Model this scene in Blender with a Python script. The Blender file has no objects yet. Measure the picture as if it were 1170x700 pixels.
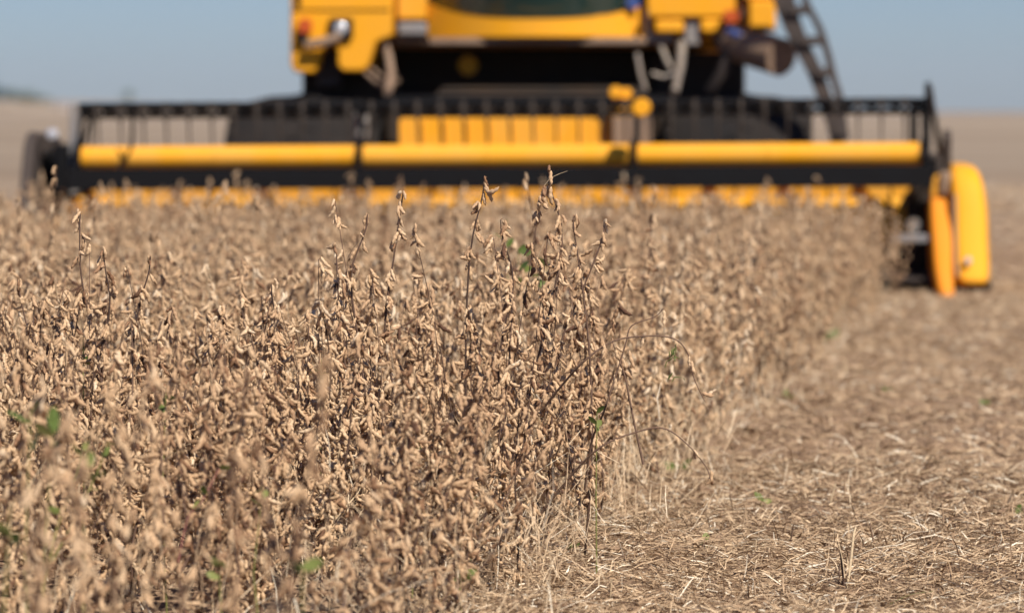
import bpy, math, random
import numpy as np
from mathutils import Vector, Matrix

C = bpy.context.scene.collection
SC = bpy.context.scene
rad = math.radians

# ------------------------------------------------------------------ camera
CH, LENS, F, PITCH = 1.157, 135.0, 4387.0, math.atan(222 / 4387.0)
cd = bpy.data.cameras.new('camera'); cam = bpy.data.objects.new('camera', cd); C.objects.link(cam)
cam.location = (0, 0, CH); cam.rotation_euler = (rad(90) - PITCH, 0, 0)
cd.lens = LENS; cd.sensor_width = 36; cd.clip_start = 0.1; cd.clip_end = 30000
cd.dof.use_dof = True; cd.dof.focus_distance = 9.75; cd.dof.aperture_fstop = 3.1
SC.camera = cam
# ------------------------------------------------------------------ world, sun, exposure
SUN_EL, SUN_AZ = 47, 148
w = bpy.data.worlds.new('World'); SC.world = w; w.use_nodes = True
wn = w.node_tree; bgn = wn.nodes['Background']
sky = wn.nodes.new('ShaderNodeTexSky'); sky.sky_type = 'NISHITA'; sky.sun_disc = False
sky.sun_elevation = rad(SUN_EL); sky.sun_rotation = rad(SUN_AZ)
sky.air_density = 1.0; sky.dust_density = 0.3; sky.ozone_density = 5.0; sky.altitude = 300
bgn.inputs[1].default_value = 0.050
tint = wn.nodes.new('ShaderNodeMix'); tint.data_type = 'RGBA'; tint.blend_type = 'MULTIPLY'; tint.inputs[0].default_value = 1.0
tint.inputs[7].default_value = (0.76, 0.87, 1.15, 1)
wn.links.new(sky.outputs[0], tint.inputs[6]); wn.links.new(tint.outputs[2], bgn.inputs[0])
sl = bpy.data.lights.new('sun', 'SUN'); so = bpy.data.objects.new('sun', sl); C.objects.link(so)
sl.energy = 5.0; sl.angle = rad(0.5); sl.color = (1.0, 0.915, 0.80)
sd = Vector((math.sin(rad(SUN_AZ)) * math.cos(rad(SUN_EL)), math.cos(rad(SUN_AZ)) * math.cos(rad(SUN_EL)), math.sin(rad(SUN_EL))))
so.rotation_euler = sd.to_track_quat('Z', 'Y').to_euler(); so.location = (6, -6, 12)
SC.view_settings.view_transform = 'Standard'; SC.view_settings.look = 'None'
SC.view_settings.exposure = 0.55; SC.view_settings.gamma = 1.0; SC.view_settings.use_curve_mapping = False
SC.render.engine = 'CYCLES'
SC.cycles.use_denoising = True; SC.cycles.use_adaptive_sampling = True; SC.cycles.adaptive_threshold = 0.02
SC.cycles.max_bounces = 5; SC.cycles.diffuse_bounces = 4; SC.cycles.glossy_bounces = 2; SC.cycles.transmission_bounces = 4
SC.cycles.volume_bounces = 0; SC.cycles.caustics_reflective = False; SC.cycles.caustics_refractive = False

# ------------------------------------------------------------------ materials
def mat(name, col, rough=0.6, metal=0.0, spec=0.5, coat=0.0):
    m = bpy.data.materials.new(name); m.use_nodes = True
    b = m.node_tree.nodes['Principled BSDF']
    b.inputs['Base Color'].default_value = (*col, 1); b.inputs['Roughness'].default_value = rough
    b.inputs['Metallic'].default_value = metal; b.inputs['Specular IOR Level'].default_value = spec
    b.inputs['Coat Weight'].default_value = coat
    return m, m.node_tree, b
def ramp(nt, stops):
    r = nt.nodes.new('ShaderNodeValToRGB'); e = r.color_ramp.elements
    while len(e) > 1: e.remove(e[-1])
    e[0].position = stops[0][0]; e[0].color = (*stops[0][1], 1)
    for p, c in stops[1:]:
        k = e.new(p); k.color = (*c, 1)
    return r
def noise(nt, scale, detail=4, rough=0.6, coord=None, dist=0.0):
    n = nt.nodes.new('ShaderNodeTexNoise'); n.inputs['Scale'].default_value = scale
    n.inputs['Detail'].default_value = detail; n.inputs['Roughness'].default_value = rough; n.inputs['Distortion'].default_value = dist
    if coord is not None: nt.links.new(coord, n.inputs['Vector'])
    return n
def mix(nt, fac, a, b, mode='MIX'):
    m = nt.nodes.new('ShaderNodeMix'); m.data_type = 'RGBA'; m.blend_type = mode
    for s, v in ((m.inputs[0], fac), (m.inputs[6], a), (m.inputs[7], b)):
        if hasattr(v, 'links') or isinstance(v, bpy.types.NodeSocket): nt.links.new(v, s)
        elif isinstance(v, tuple): s.default_value = (*v, 1)
        else: s.default_value = v
    return m.outputs[2]
def grimy(name, col, dust=(0.35, 0.26, 0.17), amount=0.35, rough=0.45, metal=0.0, scale=3.0, coat=0.0, spec=0.5):
    """painted or bare metal / rubber with dust lying in uneven patches and streaks"""
    m, nt, b = mat(name, col, rough, metal, spec, coat)
    g = nt.nodes.new('ShaderNodeTexCoord')
    mp = nt.nodes.new('ShaderNodeMapping'); mp.inputs['Scale'].default_value = (1, 1, 0.45)
    nt.links.new(g.outputs['Object'], mp.inputs[0])
    n1 = noise(nt, scale, 6, 0.65, mp.outputs[0]); n2 = noise(nt, scale * 9, 3, 0.6, mp.outputs[0])
    mul = nt.nodes.new('ShaderNodeMath'); mul.operation = 'MULTIPLY_ADD'
    nt.links.new(n2.outputs[0], mul.inputs[0]); mul.inputs[1].default_value = 0.35; nt.links.new(n1.outputs[0], mul.inputs[2])
    r = ramp(nt, [(0.45, (0, 0, 0)), (0.95, (amount,) * 3)]); nt.links.new(mul.outputs[0], r.inputs[0])
    nt.links.new(mix(nt, r.outputs[0], col, dust), b.inputs['Base Color'])
    r2 = ramp(nt, [(0.4, (rough,) * 3), (0.9, (min(1, rough + 0.4),) * 3)]); nt.links.new(mul.outputs[0], r2.inputs[0])
    nt.links.new(r2.outputs[0], b.inputs['Roughness'])
    return m
M = {}
M['yellow'] = grimy('yellow_paint', (0.72, 0.315, 0.003), amount=0.14, rough=0.48, spec=0.25)
M['point'] = grimy('orange_yellow', (0.68, 0.225, 0.003), amount=0.15, rough=0.5, spec=0.25)  # more orange than the other yellow parts
M['yellow_dusty'] = grimy('dusty_yellow_paint', (0.70, 0.305, 0.004), dust=(0.55, 0.36, 0.14), amount=0.38, rough=0.55, spec=0.25)
M['black'] = grimy('black_steel', (0.003, 0.0035, 0.005), dust=(0.018, 0.014, 0.012), amount=0.3, rough=0.6, spec=0.12)
M['shaded_grime'] = grimy('shaded_grimy_steel', (0.012, 0.008, 0.005), dust=(0.06, 0.034, 0.017), amount=0.7, rough=0.8)  # under-cab shade worked into the near-black base, brown dust over it
M['brown'] = grimy('dusty_brown_steel', (0.17, 0.11, 0.075), dust=(0.3, 0.21, 0.14), amount=0.6, rough=0.6)
M['darkbrown'] = grimy('dark_brown_steel', (0.026, 0.019, 0.017), dust=(0.10, 0.07, 0.055), amount=0.5, rough=0.6)
M['grey'] = grimy('grey_metal', (0.14, 0.15, 0.17), amount=0.5, rough=0.45)
M['steel'] = grimy('bright_steel', (0.28, 0.26, 0.24), amount=0.5, rough=0.3, metal=0.6)
M['rubber'] = grimy('tyre_rubber', (0.010, 0.010, 0.011), dust=(0.06, 0.045, 0.035), amount=0.4, rough=0.9, spec=0.15)
M['tine'] = grimy('tine_plastic', (0.035, 0.027, 0.022), dust=(0.09, 0.07, 0.055), amount=0.3, rough=0.6)
M['orange'], _, _b = mat('amber_lens', (0.42, 0.07, 0.01), 0.35)
M['blue'], _, _b = mat('blue_cover', (0.03, 0.06, 0.20), 0.5)
M['lens'], _, _b = mat('lamp_glass', (0.5, 0.5, 0.52), 0.15, 0.3)
M['glass'], _nt, _b = mat('dark_cab_glass', (0.018, 0.035, 0.030), 0.06, 0.0, 0.9)
M['wall'], _, _ = mat('pale_plaster', (0.55, 0.5, 0.47), 0.9)
M['roof'], _, _ = mat('grey_roof', (0.25, 0.2, 0.18), 0.9)

def plant_mat(name, stops, rough=0.75, trans=0.0, bump=True):
    m, nt, b = mat(name, (0.4, 0.3, 0.2), rough, 0, 0.25)
    a = nt.nodes.new('ShaderNodeAttribute'); a.attribute_name = 'tone'
    r = ramp(nt, stops); nt.links.new(a.outputs['Fac'], r.inputs[0])
    g = nt.nodes.new('ShaderNodeNewGeometry')
    n = noise(nt, 140, 4, 0.7, g.outputs['Position'])
    r2 = ramp(nt, [(0.3, (0.62, 0.60, 0.58)), (0.7, (1.22, 1.22, 1.22))]); nt.links.new(n.outputs[0], r2.inputs[0])
    col = mix(nt, 1.0, r.outputs[0], r2.outputs[0], 'MULTIPLY')
    nt.links.new(col, b.inputs['Base Color'])
    if bump:
        bp = nt.nodes.new('ShaderNodeBump'); bp.inputs['Strength'].default_value = 0.35; bp.inputs['Distance'].default_value = 0.001
        n3 = noise(nt, 900, 2, 0.5, g.outputs['Position']); nt.links.new(n3.outputs[0], bp.inputs['Height'])
        nt.links.new(bp.outputs[0], b.inputs['Normal'])
    if trans:
        t = nt.nodes.new('ShaderNodeBsdfTranslucent'); nt.links.new(col, t.inputs[0])
        ms = nt.nodes.new('ShaderNodeMixShader'); ms.inputs[0].default_value = trans
        nt.links.new(b.outputs[0], ms.inputs[1]); nt.links.new(t.outputs[0], ms.inputs[2])
        nt.links.new(ms.outputs[0], nt.nodes['Material Output'].inputs[0])
    return m
M['pod'] = plant_mat('dry_pod', [(0.0, (0.10, 0.05, 0.03)), (0.10, (0.24, 0.13, 0.07)), (0.22, (0.42, 0.265, 0.155)),
                                 (0.55, (0.56, 0.38, 0.225)), (0.85, (0.65, 0.475, 0.305)), (1.0, (0.68, 0.545, 0.39))], trans=0.12)
M['stem'] = plant_mat('dry_stem', [(0.0, (0.06, 0.035, 0.026)), (0.3, (0.14, 0.085, 0.06)), (0.6, (0.36, 0.25, 0.155)), (1.0, (0.58, 0.46, 0.30))])
M['leaf'] = plant_mat('green_leaf', [(0.0, (0.07, 0.12, 0.025)), (0.6, (0.20, 0.25, 0.07)), (1.0, (0.36, 0.33, 0.12))], 0.5, 0.35, False)
M['straw'] = plant_mat('chopped_straw', [(0.0, (0.10, 0.06, 0.038)), (0.3, (0.32, 0.215, 0.13)), (0.7, (0.54, 0.40, 0.255)), (0.93, (0.66, 0.53, 0.37)), (1.0, (0.74, 0.66, 0.52))], 0.7, 0.0, False)
M['tree'] = plant_mat('tree_leaf', [(0.0, (0.03, 0.06, 0.015)), (1.0, (0.09, 0.13, 0.04))], 0.6, 0.0, False)
M['bark'], _, _ = mat('bark', (0.12, 0.08, 0.05), 0.9)

# ------------------------------------------------------------------ mesh helpers
def link(o, parent=None):
    C.objects.link(o)
    if parent is not None: o.parent = parent
    return o
def props(o, label=None, cat=None, group=None, kind=None):
    if label: o['label'] = label
    if cat: o['category'] = cat
    if group: o['group'] = group
    if kind: o['kind'] = kind
    return o
def empty(name, loc=(0, 0, 0), rz=0.0):
    o = bpy.data.objects.new(name, None); o.location = loc; o.rotation_euler = (0, 0, rz); o.empty_display_size = 0.1
    return link(o)
def quads_mesh(name, chunks, material, smooth=True):
    """chunks: list of (V, F(n,4), tone scalar or array)"""
    V = np.concatenate([c[0] for c in chunks]).astype(np.float32)
    off = 0; Fs = []; T = []
    for v, f, t in chunks:
        Fs.append(f + off); off += len(v); T.append(np.full(len(v), t, np.float32) if np.isscalar(t) else np.asarray(t, np.float32))
    Fq = np.concatenate(Fs).astype(np.int32); T = np.concatenate(T)
    me = bpy.data.meshes.new(name)
    me.vertices.add(len(V)); me.vertices.foreach_set('co', V.ravel())
    me.loops.add(Fq.size); me.loops.foreach_set('vertex_index', Fq.ravel())
    me.polygons.add(len(Fq)); me.polygons.foreach_set('loop_start', np.arange(0, Fq.size, 4, dtype=np.int32))
    try: me.polygons.foreach_set('loop_total', np.full(len(Fq), 4, np.int32))
    except Exception: pass
    me.update(calc_edges=True)
    me.polygons.foreach_set('use_smooth', np.full(len(Fq), smooth))
    at = me.attributes.new('tone', 'FLOAT', 'POINT'); at.data.foreach_set('value', T)
    me.materials.append(material)
    return me
def ring_faces(nr, k):
    i = np.arange(nr - 1)[:, None]; j = np.arange(k)[None, :]; j2 = (j + 1) % k
    return np.stack([i * k + j, i * k + j2, (i + 1) * k + j2, (i + 1) * k + j], -1).reshape(-1, 4)
def tube(P, R, k=5):
    P = np.asarray(P, float); R = np.asarray(R, float)
    T = np.gradient(P, axis=0); T /= np.linalg.norm(T, axis=1)[:, None] + 1e-9
    ref = np.array([0.31, 0.95, 0.02]) if abs(T[0] @ np.array([0.31, 0.95, 0.02])) < 0.9 else np.array([1.0, 0, 0])
    A = np.cross(T, ref); A /= np.linalg.norm(A, axis=1)[:, None] + 1e-9; B = np.cross(T, A)
    th = np.arange(k) * 2 * np.pi / k
    V = P[:, None] + R[:, None, None] * (np.cos(th)[None, :, None] * A[:, None] + np.sin(th)[None, :, None] * B[:, None])
    return V.reshape(-1, 3), ring_faces(len(P), k)

# ------------------------------------------------------------------ pods and plants
POD_CACHE = {}
def pod_template(level, i):
    key = (level, i)
    if key in POD_CACHE: return POD_CACHE[key]
    r = random.Random(i * 7 + 3)
    nr, k = {2: (11, 7), 1: (8, 6), 0: (6, 4)}[level]
    bend = [0.3, 0.6, 0.85, 1.05, 0.7, -0.4][i]; L = [.035, .040, .036, .038, .028, .034][i]; seeds = [3, 3, 2.6, 3, 2, 3][i]
    t = np.linspace(0, 1, nr)
    ang = bend * (t - 0.25) * 1.6
    dx = np.sin(ang); dz = np.cos(ang)
    x = np.concatenate([[0], np.cumsum((dx[1:] + dx[:-1]) / 2)]) * L / (nr - 1)
    z = np.concatenate([[0], np.cumsum((dz[1:] + dz[:-1]) / 2)]) * L / (nr - 1)
    prof = np.clip(np.sin(np.pi * np.clip(t * 0.93 + 0.04, 0, 1)), 0, 1) ** 0.55
    prof = prof * (0.84 + 0.20 * np.cos(2 * np.pi * seeds * (t - 0.17)))
    prof[0] = 0.16; prof[-1] = 0.05
    if nr > 6: prof[-2] *= 0.62
    wv, tv = 0.0058, 0.0048
    th = np.arange(k) * 2 * np.pi / k
    V = np.zeros((nr, k, 3))
    V[:, :, 0] = x[:, None] + (wv * prof)[:, None] * np.cos(th) * np.cos(ang)[:, None]
    V[:, :, 2] = z[:, None] - (wv * prof)[:, None] * np.cos(th) * np.sin(ang)[:, None]
    V[:, :, 1] = (tv * prof)[:, None] * np.sin(th)
    POD_CACHE[key] = (V.reshape(-1, 3), ring_faces(nr, k))
    return POD_CACHE[key]
def basis(d, roll):
    d = d / (np.linalg.norm(d) + 1e-9)
    ref = np.array([0, 0, 1.0]) if abs(d[2]) < 0.93 else np.array([1.0, 0, 0])
    a = np.cross(ref, d); a /= np.linalg.norm(a); b = np.cross(d, a)
    c, s = math.cos(roll), math.sin(roll)
    return np.stack([a * c + b * s, b * c - a * s, d], 1)
def dirv(az, el):
    return np.array([math.cos(az) * math.cos(el), math.sin(az) * math.cos(el), math.sin(el)])
def cluster(r, p, az, level, kmin=2, kmax=5, tone0=0.5, spread=1.0, up=0.0):
    out = []; q = p + dirv(az, 0.5) * 0.009
    if level: out.append((*tube([p, (p + q) / 2 + [0, 0, .001], q], [.0011, .0009, .0007], 4), 0.10))
    for _ in range(r.randint(kmin, kmax)):
        a2 = az + r.gauss(0, 0.95) * spread
        el = min(0.4, max(-1.5, r.gauss(-1.1 + up, 0.30))) if (r.random() < .86 or spread > 1.1) else r.uniform(-.9, .5)
        if spread > 1.1: el = min(el, -.75)
        V, Fq = pod_template(level, r.randrange(6)); s = r.choice([r.uniform(0.7, 1.0), r.uniform(1.0, 1.3)])
        o = p + (q - p) * r.uniform(0.2, 1.0) + np.array([r.gauss(0, .002), r.gauss(0, .002), r.gauss(0, .006)])
        Bm = basis(dirv(a2, el), r.choice([1.57, -1.57, 0, 3.14]) + r.gauss(0, 0.6))
        t = tone0 + r.gauss(0, 0.17)
        if r.random() < 0.07: t = r.uniform(0.0, 0.16)
        if s > 0: out.append(((V * s) @ Bm.T + o, Fq, float(min(1, max(0, t)))))
    return out
def smooth_path(ctrl, n):
    ctrl = np.asarray(ctrl, float); t = np.linspace(0, len(ctrl) - 1, n); i = np.clip(t.astype(int), 0, len(ctrl) - 2); f = (t - i)[:, None]
    def g(j): return ctrl[np.clip(j, 0, len(ctrl) - 1)]
    p0, p1, p2, p3 = g(i - 1), g(i), g(i + 1), g(i + 2)
    return 0.5 * ((2 * p1) + (-p0 + p2) * f + (2 * p0 - 5 * p1 + 4 * p2 - p3) * f ** 2 + (-p0 + 3 * p1 - 3 * p2 + p3) * f ** 3)
def walk(P, step, start, r):
    seg = np.linalg.norm(np.diff(P, axis=0), axis=1); L = np.concatenate([[0], np.cumsum(seg)])
    s = start; out = []
    while s < L[-1]:
        out.append((np.array([np.interp(s, L, P[:, k]) for k in range(3)]), s / L[-1])); s += step * r.uniform(0.75, 1.25)
    return out, L[-1]
def gen_plant(r, H, level, nb=3, lean=None, dens=1.0, ctrl=None, step=.036, dark=False):
    """returns dict of part -> list of chunk lists"""
    k = {2: 6, 1: 4, 0: 3}[level]; npt = {2: 18, 1: 12, 0: 6}[level]
    laz, la = r.uniform(0, 6.28), r.uniform(0, 0.13)
    if lean: laz, la = lean
    tone0 = min(0.85, max(0.24, r.gauss(0.54, 0.12)))
    if ctrl is None:
        ctrl = [[0, 0, -0.02]]
        for i in range(1, 5):
            z = H * i / 4; off = math.sin(la) * H * (i / 4) ** 1.3
            ctrl.append([math.cos(laz) * off + r.gauss(0, .011), math.sin(laz) * off + r.gauss(0, .011), z])
    P = smooth_path(ctrl, npt)
    tipr = 0.0015
    stem_t = r.choice([r.uniform(0.0, 0.4), r.uniform(0.4, 0.95)])
    if dark: stem_t = r.uniform(0.0, 0.3)
    res = {'stem': [[(*tube(P, np.linspace(0.0036, tipr, len(P)), k), stem_t)]], 'branch': [], 'cluster': []}
    az = r.uniform(0, 6.28)
    nodes, L = walk(P, step, 0.10, r)
    for p, f in nodes:
        az += 2.4 + r.gauss(0, .4)
        if r.random() < 0.95 * dens: res['cluster'].append(cluster(r, p, az, level, 2, 5 if f < .9 else 4, tone0))
    res['cluster'].append(cluster(r, P[-1], az, level, 2, 3, tone0, 1.3))
    for b in range(nb):
        z0 = r.uniform(0.04, 0.42) * H; i0 = np.argmin(abs(P[:, 2] - z0)); p0 = P[i0]
        a = r.uniform(0, 6.28) if b else az; top = H * r.uniform(0.6, 1.0); out = r.uniform(0.05, 0.15)
        c = [p0, p0 + dirv(a, 0.75) * 0.06, p0 + np.array([math.cos(a) * out, math.sin(a) * out, (top - p0[2]) * 0.5]),
             p0 + np.array([math.cos(a) * out * 1.35 + r.gauss(0, .02), math.sin(a) * out * 1.35 + r.gauss(0, .02), top - p0[2]])]
        Q = smooth_path(c, max(5, npt * 2 // 3))
        ch = [(*tube(Q, np.linspace(0.0024, 0.0009, len(Q)), k), min(1, stem_t + r.uniform(0, .25)))]
        if level:
            for _ in range(2):      # bare leaf stalks that stayed on
                j = r.randrange(1, len(Q)); e = Q[j] + dirv(r.uniform(0, 6.28), r.uniform(0.1, 1.1)) * r.uniform(.05, .12)
                md = (Q[j] + e) / 2 + np.array([r.gauss(0, .006), r.gauss(0, .006), .006])
                ch.append((*tube(smooth_path([Q[j], md, e], 5), [.0009, .0008, .0007, .0006, .0004], 3), r.uniform(.4, .95)))
        res['branch'].append(ch)
        nodes, L = walk(Q, 0.042, 0.05, r)
        for p, f in nodes:
            a += 2.4 + r.gauss(0, .4)
            if r.random() < 0.92 * dens: res['cluster'].append(cluster(r, p, a, level, 2, 4, tone0))
        res['cluster'].append(cluster(r, Q[-1], a, level, 2, 3, tone0, 1.3))
    return res
def plant_meshes(res):
    return ([quads_mesh('stem', c, M['stem']) for c in res['stem']], [quads_mesh('branch', c, M['stem']) for c in res['branch']],
            [quads_mesh('pod_cluster', c, M['pod']) for c in res['cluster'] if c])
def place_plant(meshes, x, y, z, rz, s=(1, 1, 1), tilt=(0, 0)):
    o = empty('soybean_plant', (x, y, z)); o.rotation_euler = (tilt[0], tilt[1], rz); o.scale = s
    for nm, ms in zip(('stem', 'branch', 'pod_cluster'), meshes):
        for me in ms: link(bpy.data.objects.new(nm, me), o)
    return o
def copy_thing(o):
    c = o.copy(); C.objects.link(c)
    for ch in o.children:
        d = ch.copy(); C.objects.link(d); d.parent = c
    return c

# ------------------------------------------------------------------ terrain
rs = np.random.RandomState(5)
G = rs.rand(256, 256)
def vnoise(x, y):
    xi = np.floor(x).astype(int); yi = np.floor(y).astype(int); fx = x - xi; fy = y - yi
    fx = fx * fx * (3 - 2 * fx); fy = fy * fy * (3 - 2 * fy)
    g = lambda a, b: G[a % 256, b % 256]
    return (g(xi, yi) * (1 - fx) + g(xi + 1, yi) * fx) * (1 - fy) + (g(xi, yi + 1) * (1 - fx) + g(xi + 1, yi + 1) * fx) * fy
def sstep(t): t = np.clip(t, 0, 1); return t * t * (3 - 2 * t)
def ground_z(x, y):
    x = np.asarray(x, float); y = np.asarray(y, float)
    near = sstep((60 - np.abs(y)) / 30)
    z = near * (0.040 * (vnoise(x * 3.1 + 9, y * 2.7) - .5) + 0.022 * (vnoise(x * 9, y * 8 + 40) - .5) + 0.024 * (vnoise(x * 23, y * 21) - .5))
    z = z + 5.2 * sstep((-128 - x) / 45) * sstep((y - 500) / 650)
    z = z + 1.0 * sstep((x - 40) / 150) * sstep((y - 500) / 600)
    return z
def axis(lo, hi, step, far, g):
    a = list(np.arange(lo, hi, step)); s = step
    while a[-1] < far: s *= g; a.append(a[-1] + s)
    return a
ys = axis(7.5, 15.0, 0.035, 9000, 1.045)
yl = []; s, v = 0.06, 7.5
while v > -60: s *= 1.3; v -= s; yl.append(v)
ys = np.array(yl[::-1] + ys)
xr_ = axis(0, 2.2, 0.04, 5000, 1.09)
xs = np.array([-v for v in xr_[:0:-1]] + xr_)
X, Y = np.meshgrid(xs, ys)
Z = ground_z(X, Y)
nx, ny = len(xs), len(ys)
ii, jj = np.meshgrid(np.arange(nx - 1), np.arange(ny - 1)); q0 = (jj * nx + ii).ravel()
gm, nt, b = mat('field_soil', (0.3, 0.2, 0.14), 0.95, 0, 0.1)
geo = nt.nodes.new('ShaderNodeNewGeometry')
n1 = noise(nt, 7, 8, 0.75, geo.outputs['Position']); n2 = noise(nt, 60, 4, 0.7, geo.outputs['Position'], 0.6); n3 = noise(nt, 0.35, 5, 0.6, geo.outputs['Position'])
mpf = nt.nodes.new('ShaderNodeMapping'); mpf.inputs['Scale'].default_value = (0.004, 0.03, 1); nt.links.new(geo.outputs['Position'], mpf.inputs[0])
n4 = noise(nt, 1.0, 5, 0.6, mpf.outputs[0])
r1 = ramp(nt, [(0.28, (0.09, 0.052, 0.034)), (0.45, (0.24, 0.16, 0.105)), (0.62, (0.40, 0.29, 0.19)), (0.8, (0.53, 0.40, 0.26))]); nt.links.new(n2.outputs[0], r1.inputs[0])
r0 = ramp(nt, [(0.3, (0.72, 0.70, 0.68)), (0.7, (1.15, 1.15, 1.15))]); nt.links.new(n1.outputs[0], r0.inputs[0])
c1 = mix(nt, 1.0, r1.outputs[0], r0.outputs[0], 'MULTIPLY')
r3 = ramp(nt, [(0.3, (0.86, 0.82, 0.80)), (0.7, (1.1, 1.1, 1.1))]); nt.links.new(n3.outputs[0], r3.inputs[0])
c2 = mix(nt, 1.0, c1, r3.outputs[0], 'MULTIPLY')
r4 = ramp(nt, [(0.38, (0.175, 0.13, 0.095)), (0.5, (0.255, 0.20, 0.148)), (0.64, (0.32, 0.26, 0.195))]); nt.links.new(n4.outputs[0], r4.inputs[0])
sp = nt.nodes.new('ShaderNodeSeparateXYZ'); nt.links.new(geo.outputs['Position'], sp.inputs[0])
mr = nt.nodes.new('ShaderNodeMapRange'); mr.inputs[1].default_value = 25; mr.inputs[2].default_value = 80; nt.links.new(sp.outputs[1], mr.inputs[0])
nt.links.new(mix(nt, mr.outputs[0], c2, r4.outputs[0]), b.inputs['Base Color'])
bp = nt.nodes.new('ShaderNodeBump'); bp.inputs['Strength'].default_value = 0.8; bp.inputs['Distance'].default_value = 0.02
nt.links.new(n2.outputs[0], bp.inputs['Height']); nt.links.new(bp.outputs[0], b.inputs['Normal'])
gmesh = quads_mesh('ground', [(np.stack([X, Y, Z], -1).reshape(-1, 3), np.stack([q0, q0 + 1, q0 + nx + 1, q0 + nx], -1), 0.5)], gm)
props(link(bpy.data.objects.new('ground', gmesh)), 'harvested field of bare brown soil under straw stretching to the horizon', 'field', kind='structure')

# far blue hills
hx = np.linspace(-1.2, 0.5, 160); rows = []
prof = 85 * sstep((-0.100 - hx) / 0.060) * (0.85 + 0.3 * vnoise(hx * 40, hx * 0 + 3)) + 2 * vnoise(hx * 60, hx * 0 + 7)
for k in range(7):
    f = k / 6; yy = 5200 + 1800 * f
    rows.append(np.stack([hx * 6000 * (yy / 6000), np.full_like(hx, yy), prof * math.sin(f * math.pi / 2) - 1], -1))
V = np.concatenate(rows); n = len(hx); ii, jj = np.meshgrid(np.arange(n - 1), np.arange(6)); q0 = (jj * n + ii).ravel()
hm, nt, b = mat('wooded_hill', (0.035, 0.06, 0.05), 0.95, 0, 0.1)
geo = nt.nodes.new('ShaderNodeNewGeometry'); nn = noise(nt, 0.01, 6, 0.7, geo.outputs['Position'])
rr = ramp(nt, [(0.35, (0.016, 0.035, 0.035)), (0.65, (0.035, 0.055, 0.05))]); nt.links.new(nn.outputs[0], rr.inputs[0]); nt.links.new(rr.outputs[0], b.inputs['Base Color'])
props(link(bpy.data.objects.new('hills', quads_mesh('hills', [(V, np.stack([q0, q0 + 1, q0 + n + 1, q0 + n], -1), 0.5)], hm))), 'low blue wooded hills far off beyond the field', 'hills', kind='structure')

# ------------------------------------------------------------------ pixel -> world helper (photo pixels at a real distance)
def at(px, py, Yd):
    v = (350 - py) / F; k = 1 / (math.cos(PITCH) + v * math.sin(PITCH))
    return ((px - 585) / F * k * Yd, CH + Yd * k * (v * math.cos(PITCH) - math.sin(PITCH)))

# far trees and a farmhouse
def far_tree(px, Yd, h, wd, label, seed):
    r = random.Random(seed); x, _ = at(px, 120, Yd); z0 = float(ground_z(x, Yd))
    t = empty('tree', (x, Yd, z0)); props(t, label, 'tree', 'trees on the far rise')
    link(bpy.data.objects.new('trunk', quads_mesh('trunk', [(*tube([[0, 0, -.3], [0.05, 0, h * .3], [0, .1, h * .75]], [h * .05, h * .035, h * .012], 7), .5)]
        + [(*tube([[0, 0, h * .35], [math.cos(a) * wd * .3, math.sin(a) * wd * .3, h * .65]], [h * .02, h * .008], 5), .5) for a in (0.3, 2.4, 4.5)], M['bark'])), t)
    ch = []
    lobes = [(r.gauss(0, wd * .27), r.gauss(0, wd * .27), h * r.uniform(.42, .82), wd * r.uniform(.16, .3)) for _ in range(9)]
    for _ in range(900):
        lx, ly, lz, lr = r.choice(lobes); d = dirv(r.uniform(0, 6.28), math.asin(r.uniform(-1, 1))) * lr * r.uniform(.5, 1.05)
        c = np.array([lx, ly, lz]) + d; Bm = basis(dirv(r.uniform(0, 6.28), r.uniform(-1.5, 1.5)), r.uniform(0, 6)); s = h * .035 * r.uniform(.6, 1.4)
        q = np.array([[-s, 0, 0], [0, -s * .6, 0], [s, 0, 0], [0, s * .6, 0]]) @ Bm.T + c
        ch.append((q, np.array([[0, 1, 2, 3]]), r.random()))
    link(bpy.data.objects.new('crown', quads_mesh('crown', ch, M['tree'], False)), t)
far_tree(28, 1215, 4.8, 7.5, 'round green tree on the rise at the foot of the blue hills', 1)
far_tree(46, 1230, 4.4, 7.0, 'green tree on the rise beside the pale farmhouse', 2)
far_tree(148, 1700, 5.4, 6.5, 'lone dark bush on the skyline above the header of the harvester', 3)
far_tree(8, 1300, 3.6, 8.0, 'low bushy tree at the left edge of the rise', 4)

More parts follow.
